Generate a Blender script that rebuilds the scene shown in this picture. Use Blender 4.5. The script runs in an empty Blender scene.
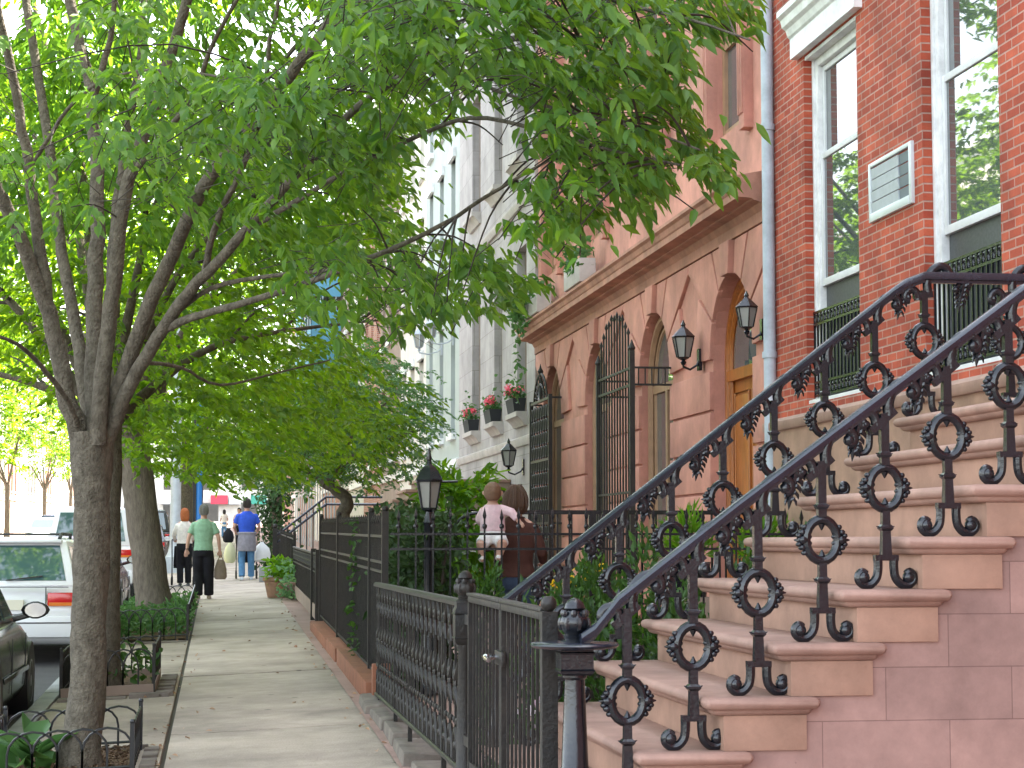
import bpy, math, random
import numpy as np
from math import sin, cos, tan, pi, radians, sqrt, atan2
from mathutils import Vector, Matrix
random.seed(7); RNG = np.random.default_rng(11)
S = bpy.context.scene
COL = S.collection
# ------------------------------------------------------------------ camera
FPX, PSI, TH, EYE = 1965.0, radians(8.48), radians(4.54), 1.64
cam = bpy.data.cameras.new('camera'); camo = bpy.data.objects.new('camera', cam); COL.objects.link(camo)
cam.sensor_width = 36.0; cam.lens = 36.0 * FPX / 1024.0; cam.clip_start = 0.1; cam.clip_end = 3000
camo.location = (0, 0, EYE); camo.rotation_euler = (pi/2 + TH, 0, -PSI)
S.camera = camo
cF = np.array([sin(PSI)*cos(TH), cos(PSI)*cos(TH), sin(TH)]); cR = np.array([cos(PSI), -sin(PSI), 0.0])
cU = np.array([-sin(PSI)*sin(TH), -cos(PSI)*sin(TH), cos(TH)])
def at(px, py, Y):
    r = cF + (px-512)/FPX*cR + (384-py)/FPX*cU
    t = Y / r[1]
    return Vector((t*r[0], Y, EYE + t*r[2]))
def proj(p):
    v = np.asarray(p) - np.array([0, 0, EYE]); d = v @ cF
    return 512 + FPX*(v @ cR)/d, 384 - FPX*(v @ cU)/d
def gz(x, y): return 0.0148*y + 0.045*(max(-1.65, min(x, 1.4)) - 0.2)
def rz(y): return 0.0148*y - 0.083 - 0.13          # roadway
def yz(y): return 0.0148*y + 0.06                  # front yards

# ------------------------------------------------------------------ materials
def lk(nt, a, b): nt.links.new(a, b)
def mat(name, col, rough=0.7, metal=0.0, var=0.0, scale=6.0, bump=0.0, bscale=None, spec=0.5, col2=None, stretch=(1,1,1), detail=6):
    m = bpy.data.materials.new(name); m.use_nodes = True; nt = m.node_tree
    b = nt.nodes['Principled BSDF']; b.inputs['Roughness'].default_value = rough; b.inputs['Metallic'].default_value = metal
    b.inputs['Specular IOR Level'].default_value = spec
    b.inputs['Base Color'].default_value = (*col, 1)
    if var or bump or col2:
        tc = nt.nodes.new('ShaderNodeTexCoord'); mp = nt.nodes.new('ShaderNodeMapping'); mp.inputs['Scale'].default_value = stretch
        geo = nt.nodes.new('ShaderNodeNewGeometry')
        lk(nt, geo.outputs['Position'], mp.inputs['Vector'])
        n = nt.nodes.new('ShaderNodeTexNoise'); n.inputs['Scale'].default_value = scale; n.inputs['Detail'].default_value = detail; n.inputs['Roughness'].default_value = 0.65
        lk(nt, mp.outputs['Vector'], n.inputs['Vector'])
        r = nt.nodes.new('ShaderNodeValToRGB')
        c2 = col2 or tuple(min(1, c*(1+var)) for c in col); c1 = col if col2 else tuple(c*(1-var) for c in col)
        r.color_ramp.elements[0].color = (*c1, 1); r.color_ramp.elements[1].color = (*c2, 1)
        r.color_ramp.elements[0].position = 0.33; r.color_ramp.elements[1].position = 0.68
        lk(nt, n.outputs['Fac'], r.inputs['Fac']); lk(nt, r.outputs['Color'], b.inputs['Base Color'])
        if bump:
            n2 = nt.nodes.new('ShaderNodeTexNoise'); n2.inputs['Scale'].default_value = bscale or scale*6; n2.inputs['Detail'].default_value = 5
            lk(nt, mp.outputs['Vector'], n2.inputs['Vector'])
            bp = nt.nodes.new('ShaderNodeBump'); bp.inputs['Strength'].default_value = bump; bp.inputs['Distance'].default_value = 0.02
            lk(nt, n2.outputs['Fac'], bp.inputs['Height']); lk(nt, bp.outputs['Normal'], b.inputs['Normal'])
    return m
def brickmat(name, c1, c2, mortar, bw, rh, ms, axis='Y', bump=0.6, rough=0.85, offs=0.5, stain=0.25, shift=(0,0)):
    m = bpy.data.materials.new(name); m.use_nodes = True; nt = m.node_tree; b = nt.nodes['Principled BSDF']; b.inputs['Roughness'].default_value = rough
    geo = nt.nodes.new('ShaderNodeNewGeometry'); sp = nt.nodes.new('ShaderNodeSeparateXYZ'); lk(nt, geo.outputs['Position'], sp.inputs[0])
    cb = nt.nodes.new('ShaderNodeCombineXYZ')
    if axis == 'Y':   # facades facing -X: u runs along Y (and X on the returns)
        ad = nt.nodes.new('ShaderNodeMath'); ad.operation = 'ADD'; lk(nt, sp.outputs['X'], ad.inputs[0]); lk(nt, sp.outputs['Y'], ad.inputs[1]); u = ad.outputs[0]
    else: u = sp.outputs['X']
    a1 = nt.nodes.new('ShaderNodeMath'); a1.inputs[1].default_value = shift[0]; lk(nt, u, a1.inputs[0])
    a2 = nt.nodes.new('ShaderNodeMath'); a2.inputs[1].default_value = shift[1]; lk(nt, sp.outputs['Z'], a2.inputs[0])
    lk(nt, a1.outputs[0], cb.inputs[0]); lk(nt, a2.outputs[0], cb.inputs[1])
    br = nt.nodes.new('ShaderNodeTexBrick'); br.offset = offs
    br.inputs['Color1'].default_value = (*c1, 1); br.inputs['Color2'].default_value = (*c2, 1); br.inputs['Mortar'].default_value = (*mortar, 1)
    br.inputs['Scale'].default_value = 1.0; br.inputs['Brick Width'].default_value = bw; br.inputs['Row Height'].default_value = rh
    br.inputs['Mortar Size'].default_value = ms; br.inputs['Mortar Smooth'].default_value = 0.3; br.inputs['Bias'].default_value = 0.0
    lk(nt, cb.outputs[0], br.inputs['Vector'])
    n = nt.nodes.new('ShaderNodeTexNoise'); n.inputs['Scale'].default_value = 1.7; n.inputs['Detail'].default_value = 8; n.inputs['Roughness'].default_value = 0.7
    lk(nt, geo.outputs['Position'], n.inputs['Vector'])
    mr = nt.nodes.new('ShaderNodeMapRange'); mr.inputs['From Min'].default_value = 0.3; mr.inputs['From Max'].default_value = 0.7
    mr.inputs['To Min'].default_value = 1-stain; mr.inputs['To Max'].default_value = 1+stain; lk(nt, n.outputs['Fac'], mr.inputs['Value'])
    mx = nt.nodes.new('ShaderNodeVectorMath'); mx.operation = 'SCALE'; lk(nt, br.outputs['Color'], mx.inputs[0]); lk(nt, mr.outputs[0], mx.inputs['Scale'])
    lk(nt, mx.outputs[0], b.inputs['Base Color'])
    n2 = nt.nodes.new('ShaderNodeTexNoise'); n2.inputs['Scale'].default_value = 60; lk(nt, geo.outputs['Position'], n2.inputs['Vector'])
    sc = nt.nodes.new('ShaderNodeMath'); sc.operation = 'MULTIPLY_ADD'; sc.inputs[1].default_value = -1.0; lk(nt, br.outputs['Fac'], sc.inputs[0])
    sm = nt.nodes.new('ShaderNodeMath'); sm.operation = 'MULTIPLY'; sm.inputs[1].default_value = 0.35; lk(nt, n2.outputs['Fac'], sm.inputs[0]); lk(nt, sm.outputs[0], sc.inputs[2])
    bp = nt.nodes.new('ShaderNodeBump'); bp.inputs['Strength'].default_value = bump; bp.inputs['Distance'].default_value = 0.006
    lk(nt, sc.outputs[0], bp.inputs['Height']); lk(nt, bp.outputs['Normal'], b.inputs['Normal'])
    return m
def leafmat(name, cols, trans=0.45, rough=0.5):
    m = bpy.data.materials.new(name); m.use_nodes = True; nt = m.node_tree; b = nt.nodes['Principled BSDF']; out = nt.nodes['Material Output']
    geo = nt.nodes.new('ShaderNodeNewGeometry'); r = nt.nodes.new('ShaderNodeValToRGB')
    els = r.color_ramp.elements
    while len(els) < len(cols): els.new(0.5)
    for i, c in enumerate(cols): els[i].position = i/(len(cols)-1); els[i].color = (*c, 1)
    lk(nt, geo.outputs['Random Per Island'], r.inputs['Fac']); lk(nt, r.outputs['Color'], b.inputs['Base Color'])
    b.inputs['Roughness'].default_value = rough; b.inputs['Specular IOR Level'].default_value = 0.35
    t = nt.nodes.new('ShaderNodeBsdfTranslucent'); hs = nt.nodes.new('ShaderNodeHueSaturation')
    hs.inputs['Hue'].default_value = 0.475; hs.inputs['Value'].default_value = 1.9; hs.inputs['Saturation'].default_value = 1.1
    lk(nt, r.outputs['Color'], hs.inputs['Color']); lk(nt, hs.outputs['Color'], t.inputs['Color'])
    mx = nt.nodes.new('ShaderNodeMixShader'); mx.inputs[0].default_value = trans
    lk(nt, b.outputs[0], mx.inputs[1]); lk(nt, t.outputs[0], mx.inputs[2]); lk(nt, mx.outputs[0], out.inputs['Surface'])
    return m
M = {}
M['iron'] = mat('black_iron', (0.006, 0.008, 0.012), 0.24, 0, 0.35, 14, 0.10, 60, spec=0.6)
M['old_iron'] = mat('weathered_iron', (0.009, 0.009, 0.009), 0.5, 0, spec=0.4, scale=9, bump=0.2, col2=(0.026, 0.022, 0.018))
M['sky_tint_iron'] = mat('sky_tinted_handrail', (0.012, 0.016, 0.028), 0.26, 0, 0.25, 10, 0.08, 50, spec=0.7)  # black iron; the blue tint stands in for sky reflected on the rails
M['guard_iron'] = mat('tree_guard_iron', (0.006, 0.007, 0.010), 0.3)
M['stone_tread'] = mat('brownstone_tread', (0.345, 0.212, 0.165), 0.72, 0, 0.14, 5, 0.10, 120)
M['stone_riser'] = mat('brownstone_riser', (0.355, 0.212, 0.150), 0.8, 0, 0.14, 4, 0.10, 120)  # extra tan puts warm bounce from the street into the risers' colour
M['stoop_wall'] = brickmat('brownstone_blocks', (0.275, 0.17, 0.145), (0.34, 0.208, 0.175), (0.19, 0.11, 0.095), 0.49, 0.195, 0.0022, 'X', 0.3, 0.85, 0.5, 0.26, (0.0, 0.0))
M['brick'] = brickmat('red_brick', (0.31, 0.044, 0.021), (0.46, 0.090, 0.042), (0.42, 0.24, 0.19), 0.215, 0.0677, 0.0075, 'Y', 0.8, 0.85, 0.5, 0.28)
M['brownstone'] = mat('salmon_brownstone', (0.54, 0.245, 0.19), 0.82, 0, 0.18, 1.6, 0.22, 70, stretch=(1, 1, 0.6))
M['brownstone_trim'] = mat('brownstone_cornice', (0.42, 0.20, 0.14), 0.8, 0, 0.22, 2.2, 0.2, 60)
M['red_sand'] = mat('red_sandstone_base', (0.22, 0.086, 0.046), 0.85, 0, 0.2, 6, 0.3, 60)
M['limestone'] = brickmat('grey_limestone', (0.345, 0.315, 0.31), (0.40, 0.365, 0.36), (0.24, 0.21, 0.20), 1.1, 0.52, 0.006, 'Y', 0.3, 0.85, 0.5, 0.14)
M['limestone_plain'] = mat('limestone_trim', (0.43, 0.39, 0.37), 0.85, 0, 0.15, 3, 0.2, 60)
M['cream'] = mat('cream_stucco', (0.62, 0.58, 0.52), 0.85, 0, 0.1, 1.3, 0.1)
M['teal'] = mat('pale_teal_paint', (0.34, 0.38, 0.365), 0.6, 0, 0.08, 2)
M['taupe'] = mat('taupe_brownstone', (0.27, 0.20, 0.16), 0.85, 0, 0.15, 1.3, 0.1)
M['farbrick'] = brickmat('distant_brick', (0.34, 0.13, 0.09), (0.40, 0.17, 0.11), (0.4, 0.33, 0.28), 0.215, 0.0677, 0.009)
M['white'] = mat('white_paint', (0.76, 0.77, 0.77), 0.45, 0, 0.05, 5, 0.05)
M['sash'] = mat('off_white_sash', (0.66, 0.67, 0.68), 0.5, 0, 0.08, 7)
M['pipe'] = mat('grey_blue_downpipe', (0.44, 0.50, 0.56), 0.55, 0, 0.12, 3, 0.1, stretch=(1, 1, 0.25))
def glass(name, col, rough, ior=1.9):
    m = mat(name, col, rough, spec=0.5); m.node_tree.nodes['Principled BSDF'].inputs['IOR'].default_value = ior; return m
M['glass'] = glass('window_glass', (0.085, 0.10, 0.105), 0.015, 2.5)
M['carglass'] = glass('car_glass', (0.05, 0.10, 0.11), 0.03, 1.9)
M['dark'] = mat('dark_interior', (0.02, 0.021, 0.024), 0.8)
M['screen'] = mat('window_screen', (0.055, 0.06, 0.065), 0.5, 0, 0.3, 40)
M['curtain'] = mat('grey_curtain', (0.30, 0.32, 0.34), 0.9, 0, 0.2, 10, stretch=(6, 6, 0.4))
M['oak'] = mat('varnished_oak', (0.34, 0.105, 0.018), 0.36, 0, 0.28, 5, 0.1, 30, stretch=(5, 5, 0.6))
M['tanwood'] = mat('tan_window_wood', (0.33, 0.19, 0.11), 0.55, 0, 0.15, 5)
M['concrete'] = mat('sidewalk_concrete', (0.385, 0.325, 0.268), 0.9, 0, 0.17, 1.1, 0.35, 60, detail=12)
M['concrete2'] = mat('worn_concrete', (0.34, 0.29, 0.235), 0.92, 0, 0.20, 1.7, 0.4, 45, detail=12)
def spots(m, sc, thr, dark, sc2=None):      # gum spots, drips and broad stains worn into a paved or stone surface
    nt = m.node_tree; b = nt.nodes['Principled BSDF']; src = b.inputs['Base Color'].links[0].from_socket; geo = nt.nodes.new('ShaderNodeNewGeometry')
    v = nt.nodes.new('ShaderNodeTexVoronoi'); v.inputs['Scale'].default_value = sc; v.inputs['Randomness'].default_value = 1; lk(nt, geo.outputs['Position'], v.inputs['Vector'])
    r = nt.nodes.new('ShaderNodeMapRange'); r.inputs['From Min'].default_value = thr*.6; r.inputs['From Max'].default_value = thr; r.inputs['To Min'].default_value = dark; r.inputs['To Max'].default_value = 1; lk(nt, v.outputs['Distance'], r.inputs['Value'])
    n = nt.nodes.new('ShaderNodeTexNoise'); n.inputs['Scale'].default_value = sc2 or .55; n.inputs['Detail'].default_value = 9; n.inputs['Roughness'].default_value = .72; lk(nt, geo.outputs['Position'], n.inputs['Vector'])
    r2 = nt.nodes.new('ShaderNodeMapRange'); r2.inputs['From Min'].default_value = .36; r2.inputs['From Max'].default_value = .6; r2.inputs['To Min'].default_value = .74; r2.inputs['To Max'].default_value = 1.06; lk(nt, n.outputs['Fac'], r2.inputs['Value'])
    mu = nt.nodes.new('ShaderNodeMath'); mu.operation = 'MULTIPLY'; lk(nt, r.outputs[0], mu.inputs[0]); lk(nt, r2.outputs[0], mu.inputs[1])
    sc_ = nt.nodes.new('ShaderNodeVectorMath'); sc_.operation = 'SCALE'; lk(nt, src, sc_.inputs[0]); lk(nt, mu.outputs[0], sc_.inputs['Scale']); lk(nt, sc_.outputs[0], b.inputs['Base Color'])
M['joint'] = mat('dark_joint_dirt', (0.08, 0.07, 0.06), 0.95)
M['curb'] = mat('bluestone_kerb', (0.27, 0.28, 0.29), 0.85, 0, 0.2, 3, 0.3, 60)
M['stone'] = mat('weathered_bluestone', (0.165, 0.14, 0.118), 0.9, 0, 0.3, 4, 0.5, 25)
M['asphalt'] = mat('asphalt', (0.05, 0.05, 0.052), 0.9, 0, 0.25, 2.5, 0.5, 120)
M['soil'] = mat('mulch_soil', (0.075, 0.05, 0.035), 0.95, 0, spec=0.2, scale=18, bump=0.9, bscale=45, col2=(0.20, 0.135, 0.08))
M['yard'] = mat('yard_paving', (0.32, 0.21, 0.18), 0.9, 0, 0.2, 2, 0.3)
M['bark'] = mat('grey_brown_bark', (0.070, 0.060, 0.045), 0.92, 0, spec=0.25, scale=9, bump=1.0, bscale=30, col2=(0.16, 0.14, 0.108), stretch=(2.0, 2.0, 1.6))
M['bark2'] = mat('light_bark', (0.10, 0.082, 0.064), 0.92, 0, spec=0.25, scale=9, bump=1.0, bscale=26, col2=(0.185, 0.155, 0.12), stretch=(2.4, 2.4, 0.7))
M['twig'] = mat('dark_twig', (0.045, 0.035, 0.028), 0.9)
M['leaf1'] = leafmat('fresh_green_leaf', [(0.05, 0.13, 0.018), (0.085, 0.195, 0.026), (0.125, 0.25, 0.036), (0.06, 0.16, 0.036), (0.105, 0.22, 0.026)], 0.54)
M['leaf2'] = leafmat('yellow_green_leaf', [(0.055, 0.135, 0.014), (0.09, 0.20, 0.02), (0.13, 0.24, 0.026), (0.065, 0.155, 0.02)], 0.55)
M['leaf3'] = leafmat('cool_green_leaf', [(0.035, 0.10, 0.03), (0.06, 0.145, 0.045), (0.085, 0.18, 0.06)], 0.4)
M['leaf4'] = leafmat('bright_fern_leaf', [(0.06, 0.17, 0.015), (0.09, 0.22, 0.02), (0.12, 0.26, 0.03)], 0.5)
M['leaf5'] = leafmat('dark_hedge_leaf', [(0.018, 0.045, 0.014), (0.03, 0.07, 0.02), (0.042, 0.09, 0.025)], 0.2)
M['leaf6'] = leafmat('boxwood_leaf', [(0.02, 0.06, 0.012), (0.032, 0.088, 0.016), (0.055, 0.13, 0.02)], 0.25)
M['leaf7'] = leafmat('blue_green_leaf', [(0.07, 0.16, 0.07), (0.105, 0.22, 0.10), (0.14, 0.26, 0.11)], 0.42)
M['petal'] = leafmat('pink_petal', [(0.68, 0.10, 0.12), (0.75, 0.18, 0.20), (0.72, 0.26, 0.28)], 0.3)
M['yellow'] = leafmat('yellow_petal', [(0.75, 0.5, 0.02), (0.8, 0.6, 0.05)], 0.3)
M['whitepetal'] = leafmat('white_petal', [(0.75, 0.72, 0.75), (0.7, 0.5, 0.6)], 0.3)
M['terracotta'] = mat('terracotta', (0.25, 0.14, 0.085), 0.85, 0, 0.2, 8, 0.2)
M['lampglass'] = mat('frosted_lantern_glass', (0.27, 0.27, 0.25), 0.25, spec=0.6)
M['ac'] = mat('ac_grey_louvre', (0.40, 0.44, 0.46), 0.55, 0, 0.08, 9)
M['ac_dark'] = mat('ac_dark_louvre', (0.13, 0.16, 0.18), 0.55)
M['ac_frame'] = mat('ac_aluminium', (0.58, 0.62, 0.64), 0.4, 0.3)
M['galv'] = mat('galvanised_pole', (0.42, 0.46, 0.50), 0.5, 0.2, 0.12, 5)
M['bluepole'] = mat('blue_painted_pole', (0.02, 0.17, 0.50), 0.4)
M['bluenet'] = mat('blue_scaffold_netting', (0.10, 0.28, 0.42), 0.7, 0, 0.2, 0.8)
M['skin'] = mat('skin', (0.52, 0.30, 0.22), 0.55); M['skin2'] = mat('baby_skin', (0.55, 0.33, 0.25), 0.55)
M['hair_grey'] = mat('grey_hair', (0.21, 0.20, 0.19), 0.7, 0, 0.25, 60, stretch=(3,3,.5)); M['hair_red'] = mat('red_hair', (0.42, 0.12, 0.03), 0.55, 0, 0.3, 50, stretch=(3,3,.5))
M['hair_brown'] = mat('brown_hair', (0.085, 0.042, 0.022), 0.5, 0, 0.35, 50, 0.3, 120, stretch=(3, 3, 0.4)); M['hair_dark'] = mat('dark_hair', (0.03, 0.022, 0.018), 0.6)
M['hair_baby'] = mat('baby_hair', (0.15, 0.078, 0.042), 0.6, 0, 0.2, 40)
def cloth(n, c): return mat(n, c, 0.9, 0, 0.14, 14, 0.35, 22, spec=0.2)
M['green_shirt'] = cloth('sage_green_cotton', (0.25, 0.42, 0.29)); M['white_shirt'] = cloth('white_cotton', (0.72, 0.67, 0.62)); M['blue_shirt'] = cloth('royal_blue_cotton', (0.035, 0.09, 0.50))
M['black_trs'] = cloth('black_trousers', (0.014, 0.014, 0.018)); M['jeans'] = cloth('light_denim', (0.10, 0.23, 0.42)); M['darkjeans'] = cloth('dark_denim', (0.035, 0.05, 0.085))
M['grey_cloth'] = cloth('grey_sweater', (0.25, 0.24, 0.28)); M['brown_top'] = cloth('dark_brown_knit', (0.075, 0.033, 0.026)); M['pink'] = cloth('pale_pink_cotton', (0.72, 0.52, 0.56))
M['baby_white'] = cloth('white_baby_cotton', (0.75, 0.73, 0.73)); M['plastic_bag'] = mat('white_plastic_bag', (0.75, 0.76, 0.78), 0.4, 0, 0.05, 8); M['yellow_bag'] = mat('pale_yellow_bag', (0.68, 0.66, 0.40), 0.5)
M['bag'] = cloth('taupe_bag', (0.22, 0.17, 0.13)); M['shoe'] = mat('tan_shoe', (0.35, 0.28, 0.22), 0.7); M['shoe_w'] = mat('pale_trainer', (0.55, 0.60, 0.66), 0.6); M['shoe_k'] = mat('black_shoe', (0.02, 0.02, 0.02), 0.4)
M['rubber'] = mat('tyre_rubber', (0.015, 0.015, 0.016), 0.8); M['rim'] = mat('steel_rim', (0.34, 0.35, 0.37), 0.35, 0.7); M['plastic'] = mat('black_plastic', (0.02, 0.02, 0.022), 0.55)
M['car_white'] = mat('white_car_paint', (0.72, 0.73, 0.75), 0.22, spec=0.6); M['car_dark'] = mat('dark_green_car_paint', (0.018, 0.022, 0.020), 0.18, 0.1, spec=0.7)
M['car_maroon'] = mat('maroon_car_paint', (0.075, 0.012, 0.022), 0.2, 0.1, spec=0.7); M['car_navy'] = mat('navy_car_paint', (0.02, 0.025, 0.06), 0.2, 0.1, spec=0.7); M['car_silver'] = mat('silver_car_paint', (0.42, 0.44, 0.46), 0.25, 0.5)
M['tail_red'] = mat('red_lens', (0.50, 0.012, 0.015), 0.15, spec=0.7); M['tail_amber'] = mat('amber_lens', (0.62, 0.17, 0.02), 0.15, spec=0.7); M['chrome'] = mat('chrome', (0.6, 0.6, 0.6), 0.12, 1.0); M['plate'] = mat('licence_plate', (0.65, 0.62, 0.5), 0.5)
M['awning_red'] = mat('red_awning', (0.45, 0.03, 0.05), 0.8); M['awning_green'] = mat('green_awning', (0.03, 0.20, 0.14), 0.8)

spots(M['concrete'], 2.3, .085, .55); spots(M['concrete2'], 3.1, .09, .5)
for q, s2 in (('stone_tread', 1.6), ('stone_riser', 1.5), ('stoop_wall', 1.3), ('brownstone', .9), ('brownstone_trim', 1.2), ('limestone', .7), ('brick', 1.1), ('pipe', 2.5), ('white', 3.0)): spots(M[q], 4.0, .02, .8, s2)
# ------------------------------------------------------------------ mesh builder
class MB:
    def __init__(s): s.v = []; s.f = []
    def add(s, vs, fs):
        o = len(s.v); s.v += [tuple(p) for p in vs]; s.f += [tuple(i+o for i in f) for f in fs]; return s
    def box(s, x0, x1, y0, y1, z0, z1):
        return s.add([(x0,y0,z0),(x1,y0,z0),(x1,y1,z0),(x0,y1,z0),(x0,y0,z1),(x1,y0,z1),(x1,y1,z1),(x0,y1,z1)],
                     [(0,3,2,1),(4,5,6,7),(0,1,5,4),(1,2,6,5),(2,3,7,6),(3,0,4,7)])
    def hexa(s, lo, hi):      # two quads (lower ring, upper ring)
        return s.add(list(lo)+list(hi), [(0,3,2,1),(4,5,6,7),(0,1,5,4),(1,2,6,5),(2,3,7,6),(3,0,4,7)])
    def rings(s, rs, closed=False, cap=True):
        n = len(rs[0]); o = len(s.v)
        for r in rs: s.v += [tuple(p) for p in r]
        m = len(rs)
        for i in range(m if closed else m-1):
            a = o+i*n; b = o+((i+1) % m)*n
            for j in range(n):
                k = (j+1) % n; s.f.append((a+j, a+k, b+k, b+j))
        if cap and not closed:
            s.f.append(tuple(o+j for j in reversed(range(n)))); s.f.append(tuple(o+(m-1)*n+j for j in range(n)))
        return s
    def tube(s, pts, r, n=8, closed=False, cap=True, flat=None):
        P = [Vector(p) for p in pts]; m = len(P); rr = r if hasattr(r, '__len__') else [r]*m
        T = []
        for i in range(m):
            a = P[(i-1) % m] if (closed or i) else P[0]; b = P[(i+1) % m] if (closed or i < m-1) else P[-1]
            t = (b-a); T.append(t.normalized() if t.length > 1e-9 else Vector((0,0,1)))
        up = Vector((0,0,1)) if abs(T[0].z) < 0.9 else Vector((0,1,0))
        nrm = (up - T[0]*up.dot(T[0])).normalized(); rs = []
        for i in range(m):
            if i:
                nrm = nrm - T[i]*nrm.dot(T[i])
                nrm = nrm.normalized() if nrm.length > 1e-6 else T[i].orthogonal().normalized()
            bi = T[i].cross(nrm)
            ff = flat or (1, 1)
            rs.append([P[i] + (nrm*cos(2*pi*j/n)*ff[0] + bi*sin(2*pi*j/n)*ff[1])*rr[i] for j in range(n)])
        return s.rings(rs, closed, cap)
    def bar(s, a, b, w, h=None):     # square bar
        a = Vector(a); b = Vector(b); h = h or w; t = (b-a).normalized(); up = Vector((0,0,1)) if abs(t.z) < 0.95 else Vector((1,0,0))
        sd = t.cross(up).normalized(); u = sd.cross(t)
        q = [sd*(i*w/2)+u*(j*h/2) for i, j in ((-1,-1),(1,-1),(1,1),(-1,1))]
        return s.hexa([a+p for p in q], [b+p for p in q])
    def lathe(s, c, prof, n=16, sq=False):
        rs = []
        for r, z in prof: rs.append([(c[0]+r*cos(2*pi*j/n+pi/n), c[1]+r*sin(2*pi*j/n+pi/n), c[2]+z) for j in range(n)])
        return s.rings(rs)
    def ball(s, c, r, n=10, m=6):
        r = r if hasattr(r, '__len__') else (r, r, r); rs = []
        for i in range(1, m):
            a = pi*i/m; rs.append([(c[0]+r[0]*sin(a)*cos(2*pi*j/n), c[1]+r[1]*sin(a)*sin(2*pi*j/n), c[2]-r[2]*cos(a)) for j in range(n)])
        return s.rings(rs)
    def prism(s, poly, fn, d0, d1):   # poly (u,v) extruded from d0 to d1; fn(u,v,w)->xyz
        n = len(poly); o = len(s.v)
        s.v += [tuple(fn(u, v, d0)) for u, v in poly] + [tuple(fn(u, v, d1)) for u, v in poly]
        s.f.append(tuple(o+i for i in reversed(range(n)))); s.f.append(tuple(o+n+i for i in range(n)))
        for i in range(n):
            k = (i+1) % n; s.f.append((o+i, o+k, o+n+k, o+n+i))
        return s
    def xform(s, mtx):
        s.v = [tuple(mtx @ Vector(p)) for p in s.v]; return s
    def build(s, name, m, parent=None, smooth=True, ang=38, loc=None, bevel=0):
        me = bpy.data.meshes.new(name); me.from_pydata(s.v, [], s.f); me.update()
        import bmesh
        bm = bmesh.new(); bm.from_mesh(me); bmesh.ops.recalc_face_normals(bm, faces=bm.faces)
        if bevel: bmesh.ops.bevel(bm, geom=[e for e in bm.edges if e.is_manifold and e.calc_face_angle(0) > 0.6], offset=bevel, segments=2, affect='EDGES', profile=0.6)
        bm.to_mesh(me); bm.free()
        if smooth:
            me.shade_smooth(); me.set_sharp_from_angle(angle=radians(ang))
        me.materials.append(M[m] if isinstance(m, str) else m)
        o = bpy.data.objects.new(name, me); COL.objects.link(o)
        if parent is not None: o.parent = parent
        if loc is not None: o.location = loc
        return o
def tag(o, label=None, cat=None, group=None, kind=None):
    if label: o['label'] = label
    if cat: o['category'] = cat
    if group: o['group'] = group
    if kind: o['kind'] = kind
    return o
def thing(name, label, cat, loc=(0,0,0), rotz=0.0, group=None):
    o = bpy.data.objects.new(name, None); COL.objects.link(o); o.location = loc; o.rotation_euler = (0, 0, rotz); o.empty_display_size = 0.2
    return tag(o, label, cat, group)
def ident(o):      # things modelled in world coordinates keep an origin at their base
    return o
def dup(o, loc=None, rotz=None, label=None, scale=None):
    def cp(a, par):
        c = a.copy(); COL.objects.link(c)
        if par is not None: c.parent = par
        for ch in list(a.children): cp(ch, c)
        return c
    c = cp(o, None)
    if loc is not None: c.location = loc
    if rotz is not None: c.rotation_euler = (0, 0, rotz)
    if scale is not None: c.scale = (scale,)*3
    if label: c['label'] = label
    return c

# ------------------------------------------------------------------ leaves
def norm(a): return a/np.maximum(np.linalg.norm(a, axis=1, keepdims=True), 1e-9)
def leaf_mesh(name, pos, ax, nr, L, W, m, parent=None):
    n = len(pos); ax = norm(ax); nr = norm(nr - ax*np.sum(nr*ax, 1, keepdims=True)); sd = np.cross(ax, nr)
    L = L[:, None]; W = W[:, None]
    up = nr*W*0.22; curl = -nr*L*0.10
    V = np.empty((n, 6, 3)); V[:, 0] = pos; V[:, 1] = pos+ax*L*.28+sd*W*.46+up; V[:, 2] = pos+ax*L*.62+sd*W*.40+up+curl*.4
    V[:, 3] = pos+ax*L+curl; V[:, 4] = pos+ax*L*.62-sd*W*.40+up+curl*.4; V[:, 5] = pos+ax*L*.28-sd*W*.46+up
    base = (np.arange(n)*6)[:, None]
    idx = (base + np.array([[0, 3, 2, 1, 0, 5, 4, 3]])).reshape(-1)
    me = bpy.data.meshes.new(name); me.vertices.add(n*6); me.vertices.foreach_set('co', V.reshape(-1).astype(np.float32))
    me.loops.add(n*8); me.loops.foreach_set('vertex_index', idx.astype(np.int32)); me.polygons.add(n*2)
    me.polygons.foreach_set('loop_start', np.arange(0, n*8, 4, dtype=np.int32)); me.update(calc_edges=True); me.validate()
    me.materials.append(M[m]); o = bpy.data.objects.new(name, me); COL.objects.link(o)
    if parent is not None: o.parent = parent
    return o
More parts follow.
